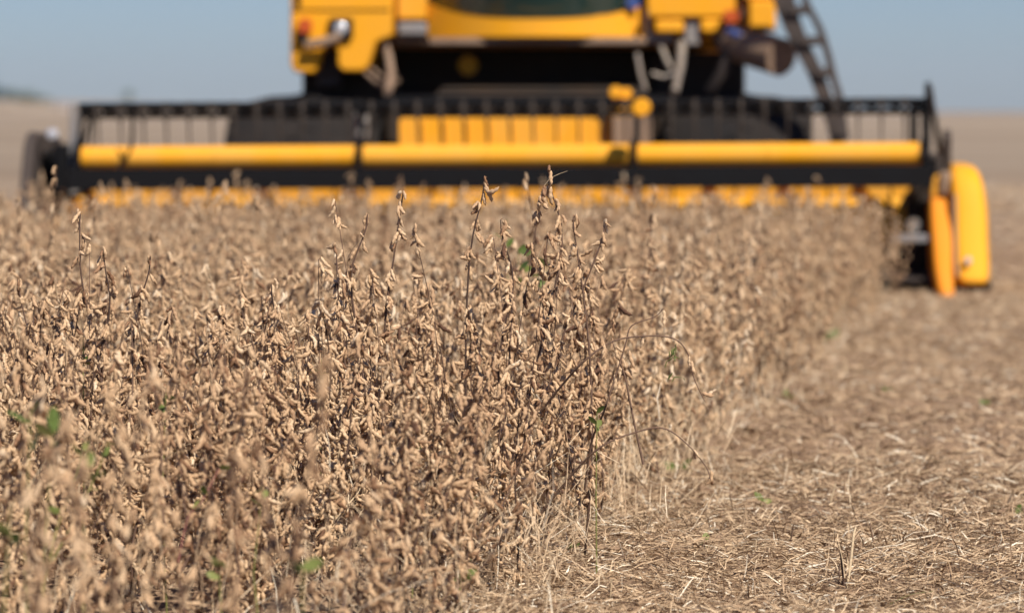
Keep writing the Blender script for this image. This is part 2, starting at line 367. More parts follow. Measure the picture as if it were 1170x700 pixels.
# ------------------------------------------------------------------ generic solid geometry for the machine
class Geo:
    def __init__(s): s.V = []; s.F = []
    def add(s, V, Fs):
        o = len(s.V); s.V += [tuple(v) for v in V]; s.F += [tuple(i + o for i in f) for f in Fs]; return s
    def box(s, x0, x1, y0, y1, z0, z1, top=None):
        tx0, tx1, ty0, ty1 = top or (x0, x1, y0, y1)
        return s.add([(x0, y0, z0), (x1, y0, z0), (x1, y1, z0), (x0, y1, z0), (tx0, ty0, z1), (tx1, ty0, z1), (tx1, ty1, z1), (tx0, ty1, z1)],
                     [(3, 2, 1, 0), (4, 5, 6, 7), (0, 1, 5, 4), (1, 2, 6, 5), (2, 3, 7, 6), (3, 0, 4, 7)])
    def prism(s, prof, y0, y1, f=None):
        """prof: list of (x,z), counter-clockwise seen from the front; extruded along y"""
        n = len(prof); c = np.mean(prof, axis=0); f = f or 1.0
        V = [(x, y0, z) for x, z in prof] + [(c[0] + (x - c[0]) * f, y1, c[1] + (z - c[1]) * f) for x, z in prof]
        return s.add(V, [tuple(range(n)), tuple(range(2 * n - 1, n - 1, -1))] + [(i, i + n, (i + 1) % n + n, (i + 1) % n) for i in range(n)])
    def side(s, prof, x0, x1, f=None):
        """prof: list of (y,z); extruded along x"""
        n = len(prof); c = np.mean(prof, axis=0); f = f or 1.0
        V = [(x0, y, z) for y, z in prof] + [(x1, c[0] + (y - c[0]) * f, c[1] + (z - c[1]) * f) for y, z in prof]
        return s.add(V, [tuple(range(n)), tuple(range(2 * n - 1, n - 1, -1))] + [(i, i + n, (i + 1) % n + n, (i + 1) % n) for i in range(n)])
    def tube(s, P, R, k=12):
        R = [R] * len(P) if np.isscalar(R) else R
        V, Fq = tube(P, R, k); n = len(P)
        return s.add(V, [tuple(f) for f in Fq.tolist()] + [tuple(range(k)), tuple(range(n * k - 1, (n - 1) * k - 1, -1))])
    def lathe(s, prof, c, axis='x', k=40):
        """prof: list of (along, radius)"""
        V = []; n = len(prof)
        for i in range(k):
            a = 2 * math.pi * i / k
            for u, r in prof:
                p = (u, r * math.cos(a), r * math.sin(a)) if axis == 'x' else (r * math.cos(a), u, r * math.sin(a))
                V.append((c[0] + p[0], c[1] + p[1], c[2] + p[2]))
        Fs = [(i * n + j, i * n + j + 1, ((i + 1) % k) * n + j + 1, ((i + 1) % k) * n + j) for i in range(k) for j in range(n - 1)]
        return s.add(V, Fs)
    def build(s, name, m, parent, bevel=0.0, smooth=False, label=None):
        me = bpy.data.meshes.new(name); me.from_pydata(s.V, [], s.F); me.update()
        import bmesh
        bm = bmesh.new(); bm.from_mesh(me); bmesh.ops.recalc_face_normals(bm, faces=bm.faces); bm.to_mesh(me); bm.free()
        me.materials.append(m)
        o = link(bpy.data.objects.new(name, me), parent)
        if smooth:
            for p in me.polygons: p.use_smooth = True
            try: me.set_sharp_from_angle(angle=rad(40))
            except Exception: pass
        if bevel:
            md = o.modifiers.new('bevel', 'BEVEL'); md.width = bevel; md.segments = 3; md.limit_method = 'ANGLE'
            for p in me.polygons: p.use_smooth = True
            try: me.set_sharp_from_angle(angle=rad(50))
            except Exception: pass
        if label: o['label'] = label
        return o

# ------------------------------------------------------------------ the combine harvester
HY, PHI, HX = 24.75, rad(-4.0), 0.0
cphi, sphi = math.cos(PHI), math.sin(PHI)
def L(px, py, y):
    v = (350 - py) / F; k = 1 / (math.cos(PITCH) + v * math.sin(PITCH)); uk = (px - 585) / F * k
    x = (uk * (HY + y * cphi) - HX + y * sphi) / (cphi - uk * sphi)
    Yw = HY + x * sphi + y * cphi
    return x, CH + Yw * k * (v * math.cos(PITCH) - math.sin(PITCH))
def pbox(g, px0, py0, px1, py1, y0, y1):
    x0, z1 = L(px0, py0, y0); x1, z0 = L(px1, py1, y0)
    return g.box(x0, x1, y0, y1, z0, z1)
def pp(pts, y): return [L(px, py, y) for px, py in pts]
def P3(px, py, y): x, z = L(px, py, y); return (x, y, z)
def rounded(px0, py0, px1, py1, y, r=6, n=4):
    out = []
    for cx, cy, a0 in ((px1 - r, py0 + r, 0), (px0 + r, py0 + r, 90), (px0 + r, py1 - r, 180), (px1 - r, py1 - r, 270)):
        for i in range(n + 1):
            a = rad(a0 + 90 * i / n); out.append(L(cx + r * math.cos(a), cy - r * math.sin(a), y))
    return out

comb = empty('combine_harvester', (HX, HY, 0), PHI)
props(comb, 'dusty yellow combine harvester with black reel header cutting into the soybeans', 'combine harvester')
Bm_ = lambda g, n, m, p=comb, **k: g.build(n, M[m], p, **k)

# header: back sheet, floor, auger, knife
hx0, _ = L(62, 200, 0.5); hx1, _ = L(1062, 200, 0.5)
header = Bm_(Geo().side([(0.95, 0.20), (1.0, 0.18), (1.0, 0.82), (0.93, 0.82)], hx0, hx1), 'header_back', 'yellow_dusty')
g = Geo()
cx0, cz1 = L(458, 135, 0.98); cx1, _ = L(742, 135, 0.98)
g.box(cx0, cx1, 0.98, 1.04, 0.822, cz1 + .0)
nrib = 11
for i in range(nrib + 1):
    x = cx0 + (cx1 - cx0) * i / nrib; g.box(x - .011, x + .011, 0.958, 0.978, 0.825, cz1 - .012)
Bm_(g, 'ribbed_panel', 'yellow_dusty', header, bevel=0.006)
g = Geo(); tx0, tz = L(440, 109, 1.0); tx1, tz2 = L(770, 120, 1.0)
g.box(tx0, tx1, 0.96, 1.12, tz2, tz); g.box(hx0, tx0 - .003, 1.003, 1.08, 0.70, 0.80); g.box(tx1 + .003, hx1, 1.003, 1.08, 0.70, 0.80)
Bm_(g, 'top_beam', 'black', header, bevel=0.01)
Bm_(Geo().side([(-0.22, 0.085), (0.95, 0.15), (0.95, 0.175), (-0.22, 0.105)], hx0, hx1), 'header_floor', 'darkbrown')
g = Geo(); g.box(hx0, hx1, -0.29, -0.221, 0.08, 0.112)
x = hx0 + .05
while x < hx1 - .05:
    g.side([(-0.29, 0.085), (-0.29, 0.115), (-0.40, 0.098)], x - .012, x + .012); x += 0.0762
Bm_(g, 'cutter_bar', 'darkbrown')
g = Geo(); g.tube([(hx0 + .04, .52, .43), (0, .52, .43), (hx1 - .04, .52, .43)], .17, 28)
auger = Bm_(g, 'feed_auger', 'yellow_dusty', smooth=True)
g = Geo()
for side_, xa, xb in ((1, hx0 + .08, -.55), (-1, hx1 - .08, .55)):
    nturn = 4.2; N = 200; Vs = []
    for i in range(N + 1):
        f = i / N; a = f * nturn * 2 * math.pi * side_; x = xa + (xb - xa) * f
        for rr_ in (.168, .275):
            for dx in (-.004, .004): Vs.append((x + dx, .52 + math.cos(a) * rr_, .43 + math.sin(a) * rr_))
    Fs = []
    for i in range(N):
        o = i * 4; p = o + 4
        Fs += [(o, o + 2, p + 2, p), (o + 1, p + 1, p + 3, o + 3), (o + 2, o + 3, p + 3, p + 2), (o, p, p + 1, o + 1)]
    g.add(Vs, Fs)
Bm_(g, 'auger_flight', 'yellow_dusty', auger, smooth=True)

# reel
a_, b_ = P3(88, 180.5, 0), P3(1059, 176, 0)
rt = Bm_(Geo().tube([a_, tuple((np.array(a_) + b_) / 2), b_], 0.074, 40), 'reel_tube', 'yellow_dusty', smooth=True)
g = Geo()
for px in (250, 560, 880):
    g = Geo(); c = np.array(P3(px, 179, 0)); c[2] = a_[2] + (b_[2] - a_[2]) * (c[0] - a_[0]) / (b_[0] - a_[0]); g.lathe([(-.012, .07), (-.012, .078), (.012, .078), (.012, .07)], c); Bm_(g, 'tube_joint', 'yellow_dusty', rt, smooth=True)
def tubez(x): return a_[2] + (b_[2] - a_[2]) * (x - a_[0]) / (b_[0] - a_[0])
tl, tr = L(90, 122.5, .10), L(1056, 116.5, .10); ll, lr = L(90, 132.5, .42), L(1056, 127, .42)
bl, br = L(78, 205, -.26), L(1066, 201, -.26)
def bat(y, A, B, square, ntine, tl_len, nm='reel_bat'):
    g = Geo()
    if square: g.side([(y - .02, -.068), (y + .02, -.07), (y + .03, .068), (y - .005, .07)], A[0], B[0])
    else: g.tube([(A[0], y, 0), (0, y, 0), (B[0], y, 0)], .027 if tl_len > .25 else .020, 14)
    dz = (B[1] - A[1]) / (B[0] - A[0])
    g.V = [(vx, vy, vz + A[1] + (vx - A[0]) * dz) for vx, vy, vz in g.V]
    o = Bm_(g, nm, 'black', smooth=not square)
    for i in range(ntine):
        x = A[0] + .05 + (B[0] - A[0] - .1) * (i + .5) / ntine; z = A[1] + (x - A[0]) * dz
        t = Geo().tube([(x, y, z), (x, y + .012, z - tl_len * .4), (x + .002, y + .045, z - tl_len)], [.0095, .008, .004], 6)
        t.box(x - .012, x + .012, y - .031, y + .034, z - .033, z + .031)
        Bm_(t, 'tine', 'tine', o)
    return o
bat(.10, tl, tr, False, 36, .26)
bat(.42, ll, lr, False, 36, .24)
lowbat = bat(-.26, bl, br, True, 0, .2)
bat(.24, (bl[0] + .1, .72), (br[0] - .1, .74), False, 26, .22)
# cover strip with brackets between the two upper bats
g = Geo()
for i in range(37):
    x = tl[0] + .03 + (tr[0] - tl[0] - .06) * i / 36; z = tl[1] + (tr[1] - tl[1]) * (x - tl[0]) / (tr[0] - tl[0])
    g.box(x - .02, x + .02, .11, .41, z - .068, z - .028)
Bm_(g, 'bat_link', 'black', bevel=0.003)
# reel spiders
for px in (91, 412, 725, 1056):
    x, _ = L(px, 180, 0); zc = tubez(x); zt = tl[1] + (tr[1] - tl[1]) * (x - tl[0]) / (tr[0] - tl[0]); zb = bl[1] + (br[1] - bl[1]) * (x - bl[0]) / (br[0] - bl[0])
    g = Geo(); g.lathe([(-.02, .0), (-.02, .105), (.02, .105), (.02, .0)], (x, 0, zc), k=30)
    for (yy, zz) in ((.10, zt), (.42, zt - .05), (-.26, zb), (.24, .61)):
        d = np.array([yy, zz - zc]); nrm = np.array([-d[1], d[0]]) / np.linalg.norm(d) * .022
        g.side([(nrm[0], zc + nrm[1]), (yy + nrm[0] * .6, zz + nrm[1] * .6), (yy - nrm[0] * .6, zz - nrm[1] * .6), (-nrm[0], zc - nrm[1])], x - .008, x + .008)
    ringp = [(.10, zt), (.42, zt - .05), (.24, .61), (-.26, zb)]
    for i in range(4):
        p, q = ringp[i], ringp[(i + 1) % 4]; g.tube([(x + .012, *p), (x + .012, (p[0] + q[0]) / 2, (p[1] + q[1]) / 2), (x + .012, *q)], .011, 8)
    Bm_(g, 'reel_spider', 'black', smooth=True)
# bent dark strand standing in for the reel's shadow across the tube
g = Geo(); g.tube([P3(152, 133, -.23), P3(151, 160, -.18), P3(149, 172, -.12), P3(138, 188, -.1), P3(134, 200, -.2)], .012, 8)
Bm_(g, 'tube_shadow', 'black', smooth=True)

# reel end arms
g = Geo(); x, zt = L(87, 119, .1); g.box(x - .028, x + .022, .0, .12, .62, zt)
xa, za = L(85, 200, .1); g.side([(-.05, za - .03), (-.05, za + .05), (1.0, .84), (1.0, .76)], x - .06, x - .032)
Bm_(g, 'reel_arm', 'grey', bevel=.006)
g = Geo(); x, zt = L(1060, 94, .0); _, zb_ = L(1060, 190, 0); g.box(x - .018, x + .018, -.03, .03, zb_, zt)
x2, z2 = L(1044, 118, .05); g.box(x2 - .025, x2 + .025, .02, .08, zb_ - .1, z2)
g.side([(-.05, zb_ - .05), (-.05, zb_ + .05), (1.0, .86), (1.0, .76)], x + .03, x + .06)
Bm_(g, 'reel_arm', 'black', bevel=.005)
g = Geo(); g.tube([P3(1062, 100, .05), P3(1070, 150, .3), P3(1074, 178, .6)], .02, 10); pbox(g, 1062, 176, 1076, 214, .1, .5)
c = P3(1056, 177, -.07); g.lathe([(-.02, 0), (-.02, .05), (.02, .05), (.02, 0)], c, k=20)
Bm_(g, 'lift_cylinder', 'darkbrown', bevel=.004)
g = Geo(); x, z = L(1081, 148, .3); _, zb_ = L(1081, 200, .3)
g.side([(.1, zb_), (.05, z - .05), (.12, z), (.3, z), (.42, z - .08), (.42, zb_)], x - .02, x + .025)
Bm_(g, 'drive_shield', 'darkbrown', bevel=.012)

# side plates and crop dividers
xL, xR = L(66, 210, .2)[0], L(1066, 210, .2)[0]
Bm_(Geo().side([(-.35, .07), (-.30, .22), (.1, .60), (.5, .82), (1.02, .84), (1.02, .12)], xL - .03, xL), 'side_plate', 'black', bevel=.004)
Bm_(Geo().side([(-.35, .07), (-.30, .22), (.1, .60), (.5, .78), (1.02, .84), (1.02, .12)], xR, xR + .03), 'side_plate', 'darkbrown', bevel=.004)
g = Geo(); pbox(g, 60, 165, 76, 222, -.1, .6); pbox(g, 50, 172, 62, 205, .1, .5)
Bm_(g, 'gearbox', 'black', bevel=.02)
# left divider: dark shield with rounded nose
x0, z1 = L(33, 150, 0); x1, z0 = L(45, 216, 0)
g = Geo(); g.side([(-.25, .06), (-.62, .03), (-.72, .05), (-.60, .16), (-.2, z1 - .08), (-.08, z1), (.7, z1 - .02), (.95, z1 - .1), (.95, .2), (.4, .1)], x0, x1)
Bm_(g, 'crop_divider', 'darkbrown', bevel=.035)
g = Geo(); c = P3(60, 154, -.05); g.lathe([(-.035, 0), (-.03, .03), (0, .042), (.03, .03), (.035, 0)], c, axis='y', k=20)
Bm_(g, 'marker_lamp', 'lens', smooth=True)
g = Geo(); g.side([(-.5, .1), (-.35, .42), (.3, .60), (.7, .55), (.7, .12)], L(56, 220, -.3)[0], L(64, 220, -.3)[0])
Bm_(g, 'crop_divider', 'yellow', bevel=.015)
# right divider: big rounded outer shell, lofted from stacked sections
def shell(outline_px, y_nose, y_back, name, m, lean=0.0):
    """outline given front-on as rows (py, px0, px1, y_front); lofted into a closed rounded body"""
    g = Geo(); rows = []; K = 14
    for py, a, b2, yf in outline_px:
        xa, z = L(a, py, 0); xb, _ = L(b2, py, 0); cx, hw = (xa + xb) / 2, (xb - xa) / 2; cy, hd = (yf + y_back) / 2, (y_back - yf) / 2
        rows.append([(cx + hw * math.copysign(abs(math.cos(t)) ** .38, math.cos(t)), cy + hd * math.copysign(abs(math.sin(t)) ** .38, math.sin(t)), z)
                     for t in [2 * math.pi * i / K for i in range(K)]])
    V = [p for r_ in rows for p in r_]; n = len(rows)
    g.add(V, [tuple(f) for f in ring_faces(n, K).tolist()] + [tuple(range(K)), tuple(range((n - 1) * K, n * K))])
    o = Bm_(g, name, m, smooth=True)
    md = o.modifiers.new('subd', 'SUBSURF'); md.levels = 1; md.render_levels = 2
    return o
shell([(188, 1095, 1108, .2), (190, 1088, 1114, .02), (196, 1083, 1120, -.08), (212, 1081, 1126, -.16), (245, 1083, 1130, -.24), (275, 1082, 1129, -.34), (302, 1083, 1130, -.44),
       (316, 1085, 1129, -.5), (322, 1089, 1126, -.48), (324, 1095, 1119, -.4)], 0, .85, 'crop_divider', 'yellow')
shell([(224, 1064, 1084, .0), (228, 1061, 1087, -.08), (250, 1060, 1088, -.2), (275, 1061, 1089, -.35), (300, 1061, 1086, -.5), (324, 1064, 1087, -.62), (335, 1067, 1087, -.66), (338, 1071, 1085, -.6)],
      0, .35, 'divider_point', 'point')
g = Geo(); x, z = L(1086, 320, -.5); g.tube([P3(1091, 222, -.17), P3(1091, 262, -.27), P3(1092, 300, -.42), P3(1094, 316, -.5)], .012, 8); Bm_(g, 'panel_seam', 'brown', smooth=True)
g = Geo(); c = P3(1106, 298, -.46); g.lathe([(-.015, 0), (-.01, .02), (.01, .026), (.01, 0)], c, axis='y', k=16); Bm_(g, 'highlight_disc', 'lens', smooth=True)  # pale disc added as the sun highlight on the shell
g = Geo(); pbox(g, 1063, 200, 1080, 227, -.02, .5); Bm_(g, 'divider_bracket', 'yellow_dusty', bevel=.02)
g = Geo(); pbox(g, 1074, 196, 1087, 224, -.06, .4); Bm_(g, 'divider_bracket', 'brown', bevel=.02)
g = Geo(); x, z = L(1100, 322, .0); g.box(x - .08, x + .17, -.3, .7, .03, z + .02); Bm_(g, 'skid_shoe', 'black', bevel=.02)
# dark drive side inboard of the divider, with knife head
g = Geo(); pbox(g, 1036, 222, 1062, 322, .25, .9); pbox(g, 1045, 205, 1064, 232, .0, .5); Bm_(g, 'knife_drive', 'shaded_grime', bevel=.02)
g = Geo(); pbox(g, 1016, 268, 1060, 277, -.25, -.1); Bm_(g, 'knife_head', 'grey', bevel=.006)
g = Geo(); c = P3(1044, 258, .05); g.lathe([(-.04, 0), (-.04, .045), (.03, .05), (.04, .02), (.04, 0)], c, axis='y', k=20); Bm_(g, 'knife_pulley', 'steel', smooth=True)
g = Geo(); pbox(g, 1006, 279, 1064, 334, .2, .85); Bm_(g, 'header_gearcase', 'shaded_grime', bevel=.02)

# wheels
def wheel(px0, px1, y, R, name='drive_wheel'):
    x0, _ = L(px0, 110, y); x1, _ = L(px1, 110, y); cx = (x0 + x1) / 2; hw = (x1 - x0) / 2
    wobj = empty(name, (0, 0, 0)); wobj.parent = comb
    g = Geo(); r0 = R * .52
    prof = [(-hw * .8, r0), (-hw, R * .62), (-hw, R * .78), (-hw * .86, R * .88), (-hw * .5, R * .955), (0, R * .972), (hw * .5, R * .955), (hw * .86, R * .88), (hw, R * .78), (hw, R * .62), (hw * .8, r0)]
    g.lathe(prof, (cx, y, R - .03), k=56)
    n = 22
    for i in range(n):
        for sgn in (-1, 1):
            a = 2 * math.pi * (i + (.5 if sgn > 0 else 0)) / n
            Vv = []
            for (u, da) in ((.02, 0), (.95, .16)):
                for dd in (-.035, .035):
                    for rr_ in (R * .94 - (.1 if u > .5 else 0), R - (.09 if u > .5 else 0)):
                        an = a + da + dd; Vv.append((cx + sgn * u * hw, y + rr_ * math.cos(an), R - .03 + rr_ * math.sin(an)))
            g.add(Vv, [(0, 1, 3, 2), (4, 6, 7, 5), (0, 4, 5, 1), (2, 3, 7, 6), (1, 5, 7, 3), (0, 2, 6, 4)])
    g.build('tyre', M['rubber'], wobj, smooth=True)
    g = Geo(); g.lathe([(-hw * .82, r0 * 1.02), (-hw * .75, r0 * .9), (-hw * .3, r0 * .8), (-hw * .25, .12), (-hw * .5, .1), (-hw * .5, 0)], (cx, y, R - .03), k=40)
    g.lathe([(hw * .82, r0 * 1.02), (hw * .75, r0 * .9), (hw * .3, r0 * .8), (hw * .25, .12), (hw * .5, .1), (hw * .5, 0)], (cx, y, R - .03), k=40)
    g.build('rim', M['yellow_dusty'], wobj, smooth=True)
WY = 3.1
wheel(266, 438, WY, .665); wheel(760, 928, WY, .665)
wheel(395, 460, WY + 3.6, .5, 'rear_wheel'); wheel(770, 835, WY + 3.6, .5, 'rear_wheel')

# chassis, feeder house
g = Geo(); pbox(g, 345, 78, 450, 150, 3.25, 4.2); pbox(g, 745, 60, 850, 150, 3.3, 4.2); pbox(g, 440, 120, 770, 165, 3.0, 3.4)
Bm_(g, 'axle_housing', 'shaded_grime', bevel=.03)
g = Geo(); pbox(g, 448, 20, 760, 150, 3.6, 7.0); Bm_(g, 'chassis', 'shaded_grime', bevel=.03)
fx0, _ = L(475, 110, 1.2); fx1, _ = L(722, 110, 1.2)
g = Geo(); g.side([(1.05, .2), (1.13, .2), (3.4, .8), (3.4, 1.36), (1.13, 1.12), (1.05, 1.11)], fx0, fx1)
for i in range(4): g.side([(1.3 + i * .5, 1.142 + i * .053), (1.36 + i * .5, 1.148 + i * .053), (1.36 + i * .5, 1.18 + i * .053), (1.3 + i * .5, 1.174 + i * .053)], fx0 + .03, fx1 - .03)
feeder = Bm_(g, 'feeder_house', 'shaded_grime', bevel=.012)
g = Geo(); c = P3(535, 75, 3.3); g.lathe([(-.03, 0), (-.03, .07), (.03, .07), (.03, 0)], c, axis='y', k=24); Bm_(g, 'hub_cap', 'yellow_dusty', feeder)

# cab
BY = 2.6
cab = empty('cab'); cab.parent = comb
def g_build(g, n, m, p, **k): return g.build(n, M[m], p, **k)
gx0, zf = L(488, 24, BY); gx1, _ = L(737, 24, BY); mid = (gx0 + gx1) / 2; hwid = (gx1 - gx0) / 2
# curved windshield
Vv = []; NX, NZ = 24, 10
for j in range(NZ + 1):
    for i in range(NX + 1):
        s_ = -1 + 2 * i / NX; bot = L(612, 21, BY)[1] + .13 * abs(s_) ** 3; top_ = 3.35
        z = bot + (top_ - bot) * j / NZ; Vv.append((mid + s_ * hwid, BY + .38 * s_ * s_ - .12 * math.sin(math.pi * j / NZ) + .02, z))
Fs = [(j * (NX + 1) + i, j * (NX + 1) + i + 1, (j + 1) * (NX + 1) + i + 1, (j + 1) * (NX + 1) + i) for j in range(NZ) for i in range(NX)]
g_build(Geo().add(Vv, Fs), 'windshield', 'glass', cab, smooth=True)
zb0 = L(612, 42, BY)[1]; zb1 = L(612, 22, BY)[1]
g = Geo(); prof = []
N = 20
lo = [(mid + (-1 + 2 * i / N) * (hwid + .03), BY + .36 * (-1 + 2 * i / N) ** 2) for i in range(N + 1)]
V0 = [(x, y, zb0) for x, y in lo] + [(x, y, L(612, 22, BY)[1] + .13 * abs(-1 + 2 * i / N) ** 3) for i, (x, y) in enumerate(lo)]
V1 = [(x, y + .12, z) for x, y, z in V0]; V_ = V0 + V1; m_ = 2 * (N + 1)
Fs = []
for i in range(N):
    Fs += [(i, i + 1, N + 2 + i, N + 1 + i), (m_ + i, m_ + N + 1 + i, m_ + N + 2 + i, m_ + i + 1), (i, m_ + i, m_ + i + 1, i + 1), (N + 1 + i, N + 2 + i, m_ + N + 2 + i, m_ + N + 1 + i)]
g.add(V_, Fs); g_build(g, 'front_apron', 'yellow', cab, smooth=True)
g = Geo(); zz = L(612, 43, BY)[1]; zz2 = L(612, 51, BY)[1]; g.box(gx0, gx1, BY + .1, 4.4, zz2, zz); g_build(g, 'cab_floor', 'brown', cab, bevel=.01)
g = Geo()
for s_ in (-1, 1): g.box(mid + s_ * hwid - .05, mid + s_ * hwid + .05, BY + .40, BY + .5, zb0, 3.4)
g.box(gx0, gx1, 4.3, 4.4, zb0, 3.4); g.box(gx0 - .03, gx0 + .01, BY + .5, 4.4, zb0, 2.4); g.box(gx1 - .01, gx1 + .03, BY + .5, 4.4, zb0, 2.4)
g_build(g, 'cab_frame', 'black', cab, bevel=.01)
g = Geo()
for xx in (gx0 - .005, gx1 + .005): g.box(xx - .008, xx + .008, BY + .5, 4.3, 2.4, 3.38)
g_build(g, 'side_window', 'glass', cab)
g = Geo(); g.side([(BY - .25, 3.4), (BY - .35, 3.46), (BY - .2, 3.62), (4.4, 3.66), (4.5, 3.4)], gx0 - .08, gx1 + .08); g_build(g, 'cab_roof', 'yellow', cab, bevel=.05)
g = Geo(); g.box(mid - .28, mid + .28, 3.5, 4.05, 1.9, 2.05); g.box(mid - .28, mid + .28, 3.95, 4.1, 2.05, 2.75); g_build(g, 'driver_seat', 'black', cab, bevel=.05)
g = Geo(); c = P3(724, 3, BY + .25); g.lathe([(-.01, 0), (-.01, .05), (.01, .05), (.01, 0)], (c[0], BY + .2, c[2]), axis='y', k=20); g_build(g, 'sticker', 'blue', cab)
g = Geo()
for px in (652, 682):
    pbox(g, px, 2, px + (20 if px == 652 else 8), 12, BY + .9, BY + 1.1)
g_build(g, 'control_panel', 'grey', cab, bevel=.02)

# left front panel
lp = [(332, -60), (332, 76), (337, 83), (358, 84), (364, 76), (366, 62), (377, 50), (386, 58), (385, 74), (391, 82), (415, 82), (422, 74), (430, 48), (447, 42), (450, -60)]
g = Geo(); g.prism(pp(lp, 2.75), 2.75, 3.3); left = Bm_(g, 'front_panel', 'yellow', bevel=.02)
g = Geo(); c = P3(390, 33, 2.74); g.box(c[0] - .085, c[0] + .085, 2.70, 2.749, c[2] - .075, c[2] + .075); g_build(g, 'lamp_housing', 'black', left, bevel=.015)
g = Geo(); g.lathe([(-.012, 0), (-.012, .02), (-.006, .038), (0, .046)], (c[0], 2.697, c[2]), axis='y', k=24); g_build(g, 'headlight', 'lens', left, smooth=True)
g = Geo(); g.prism(rounded(342, 22, 356, 38, 2.72, 3), 2.69, 2.749); g_build(g, 'turn_signal', 'orange', left)
g = Geo(); g.prism(rounded(340, 36, 352, 50, 2.72, 3), 2.70, 2.749); g_build(g, 'bracket', 'black', left)
g = Geo(); g.tube([P3(350, 52, 2.68), P3(372, 48, 2.66), P3(388, 42, 2.7)], .035, 12); g_build(g, 'brace', 'brown', left, smooth=True)
g = Geo(); pbox(g, 362, 58, 388, 100, 2.95, 3.2); g_build(g, 'brace', 'darkbrown', left, bevel=.02)
g = Geo(); pbox(g, 337, -20, 343.5, 8, 2.741, 2.749); pbox(g, 334, 11, 446, 12.2, 2.741, 2.749); g_build(g, 'panel_seam', 'black', left)
# between panel and cab
g = Geo(); pbox(g, 453, -60, 487, 23, 2.9, 3.5); Bm_(g, 'front_panel', 'yellow_dusty', bevel=.02)
g = Geo(); pbox(g, 454, 26, 487, 41, 2.85, 3.1); Bm_(g, 'work_lamp', 'grey', bevel=.02)
g = Geo(); pbox(g, 450, 41, 490, 52, 3.0, 3.4); Bm_(g, 'bracket', 'brown', bevel=.01)
g = Geo()
g.tube([P3(438, 45, 2.9), P3(444, 65, 2.85), P3(447, 85, 2.7), P3(443, 106, 2.3)], .03, 8); g.tube([P3(418, 84, 2.8), P3(430, 95, 2.7), P3(448, 100, 2.5), P3(455, 92, 2.9)], .018, 8)
g.tube([P3(424, 78, 2.9), P3(436, 88, 2.8), P3(452, 94, 2.8)], .014, 8)
Bm_(g, 'hydraulic_hose', 'brown', smooth=True)
# right hand side platform and boxes
g = Geo(); pbox(g, 738, -60, 851, 21, 2.8, 3.4); rp = Bm_(g, 'front_panel', 'yellow', bevel=.025)
for q in ((737, 10, 741, 40), (846, -50, 850, 26)): g_build(pbox(Geo(), *q, 2.75, 2.79), 'grab_rail', 'darkbrown', rp)
g = Geo(); g.prism(rounded(748, 23, 781, 38, 2.8, 4), 2.8, 3.2); Bm_(g, 'tool_box', 'yellow', bevel=.02)
g = Geo(); g.prism(rounded(800, 22, 826, 38, 2.8, 5), 2.8, 3.2); Bm_(g, 'tool_box', 'yellow', bevel=.02)
g = Geo(); pbox(g, 782, 21.5, 799, 52, 2.85, 3.2); pbox(g, 738, 38.5, 770, 50, 2.9, 3.3); Bm_(g, 'bracket', 'grey', bevel=.015)
g = Geo(); g.prism(rounded(856, 1, 886, 35, 2.6, 3), 2.6, 3.1); bx = Bm_(g, 'side_box', 'yellow', bevel=.02)
g = Geo(); pbox(g, 850, -60, 884, 0, 2.7, 3.3); g_build(g, 'side_box_lid', 'yellow_dusty', bx, bevel=.02)
g = Geo(); g.prism(rounded(827, 12, 844, 26, 2.7, 4), 2.7, 2.79); Bm_(g, 'turn_signal', 'orange')
g = Geo(); g.tube([P3(832, 36, 2.7), P3(838, 39, 2.65), P3(846, 41, 2.7)], [.025, .032, .025], 12); Bm_(g, 'hose_coupling', 'blue', smooth=True)
# unloading tube end: tilted brown cylinder
A1, B1 = np.array(P3(836, 47, 2.9)), np.array(P3(893, 66, 2.5)); 
g = Geo(); g.tube([A1, (A1 + B1) / 2, B1], [.13, .135, .135], 28); uo = Bm_(g, 'discharge_tube', 'brown', smooth=True)
# hydraulics
g = Geo(); g.tube([P3(779, 50, 2.9), P3(777, 78, 2.7), P3(771, 106, 2.4)], [.035, .03, .026], 12); g.tube([P3(755, 52, 2.9), P3(762, 70, 2.85), P3(768, 80, 2.8)], .02, 8)
g.tube([P3(745, 84, 2.6), P3(758, 88, 2.6), P3(772, 84, 2.6)], .014, 8); g.tube([P3(728, 62, 2.6), P3(732, 85, 2.5), P3(738, 104, 2.3)], .016, 8)
Bm_(g, 'lift_ram', 'steel', smooth=True)
g = Geo(); g.tube([P3(820, 42, 2.9), P3(832, 62, 2.8), P3(826, 82, 2.8), P3(812, 104, 2.9)], .045, 10); Bm_(g, 'hydraulic_hose', 'darkbrown', smooth=True, label='rust brown hydraulic hose')
g = Geo()
for px, py in ((704, 106),): c = P3(px, py, 1.0); g.lathe([(-.05, 0), (-.05, .04), (.02, .045), (.03, .02), (.03, 0)], (c[0], .9, c[2]), axis='y', k=18)
Bm_(g, 'reel_motor', 'yellow', bevel=.006)
g = Geo(); c = P3(715, 108, .98); g.lathe([(-.05, 0), (-.05, .04), (.02, .045), (.03, .02), (.03, 0)], c, axis='y', k=18); Bm_(g, 'reel_motor', 'yellow', bevel=.006)
g = Geo(); c = P3(733, 123, -.3); g.lathe([(-.05, 0), (-.05, .055), (.02, .06), (.04, .03), (.04, 0)], c, axis='y', k=18); Bm_(g, 'reel_motor', 'yellow', bevel=.006)
g = Geo(); pbox(g, 698, 119, 722, 134, .86, .92); Bm_(g, 'motor_bracket', 'yellow', bevel=.006)
g = Geo(); pbox(g, 700, 132, 744, 166, .86, .925); Bm_(g, 'motor_plate', 'brown', bevel=.006)
g = Geo(); pbox(g, 404, 128, 420, 163, .3, .5); Bm_(g, 'reel_motor', 'grey', bevel=.02)

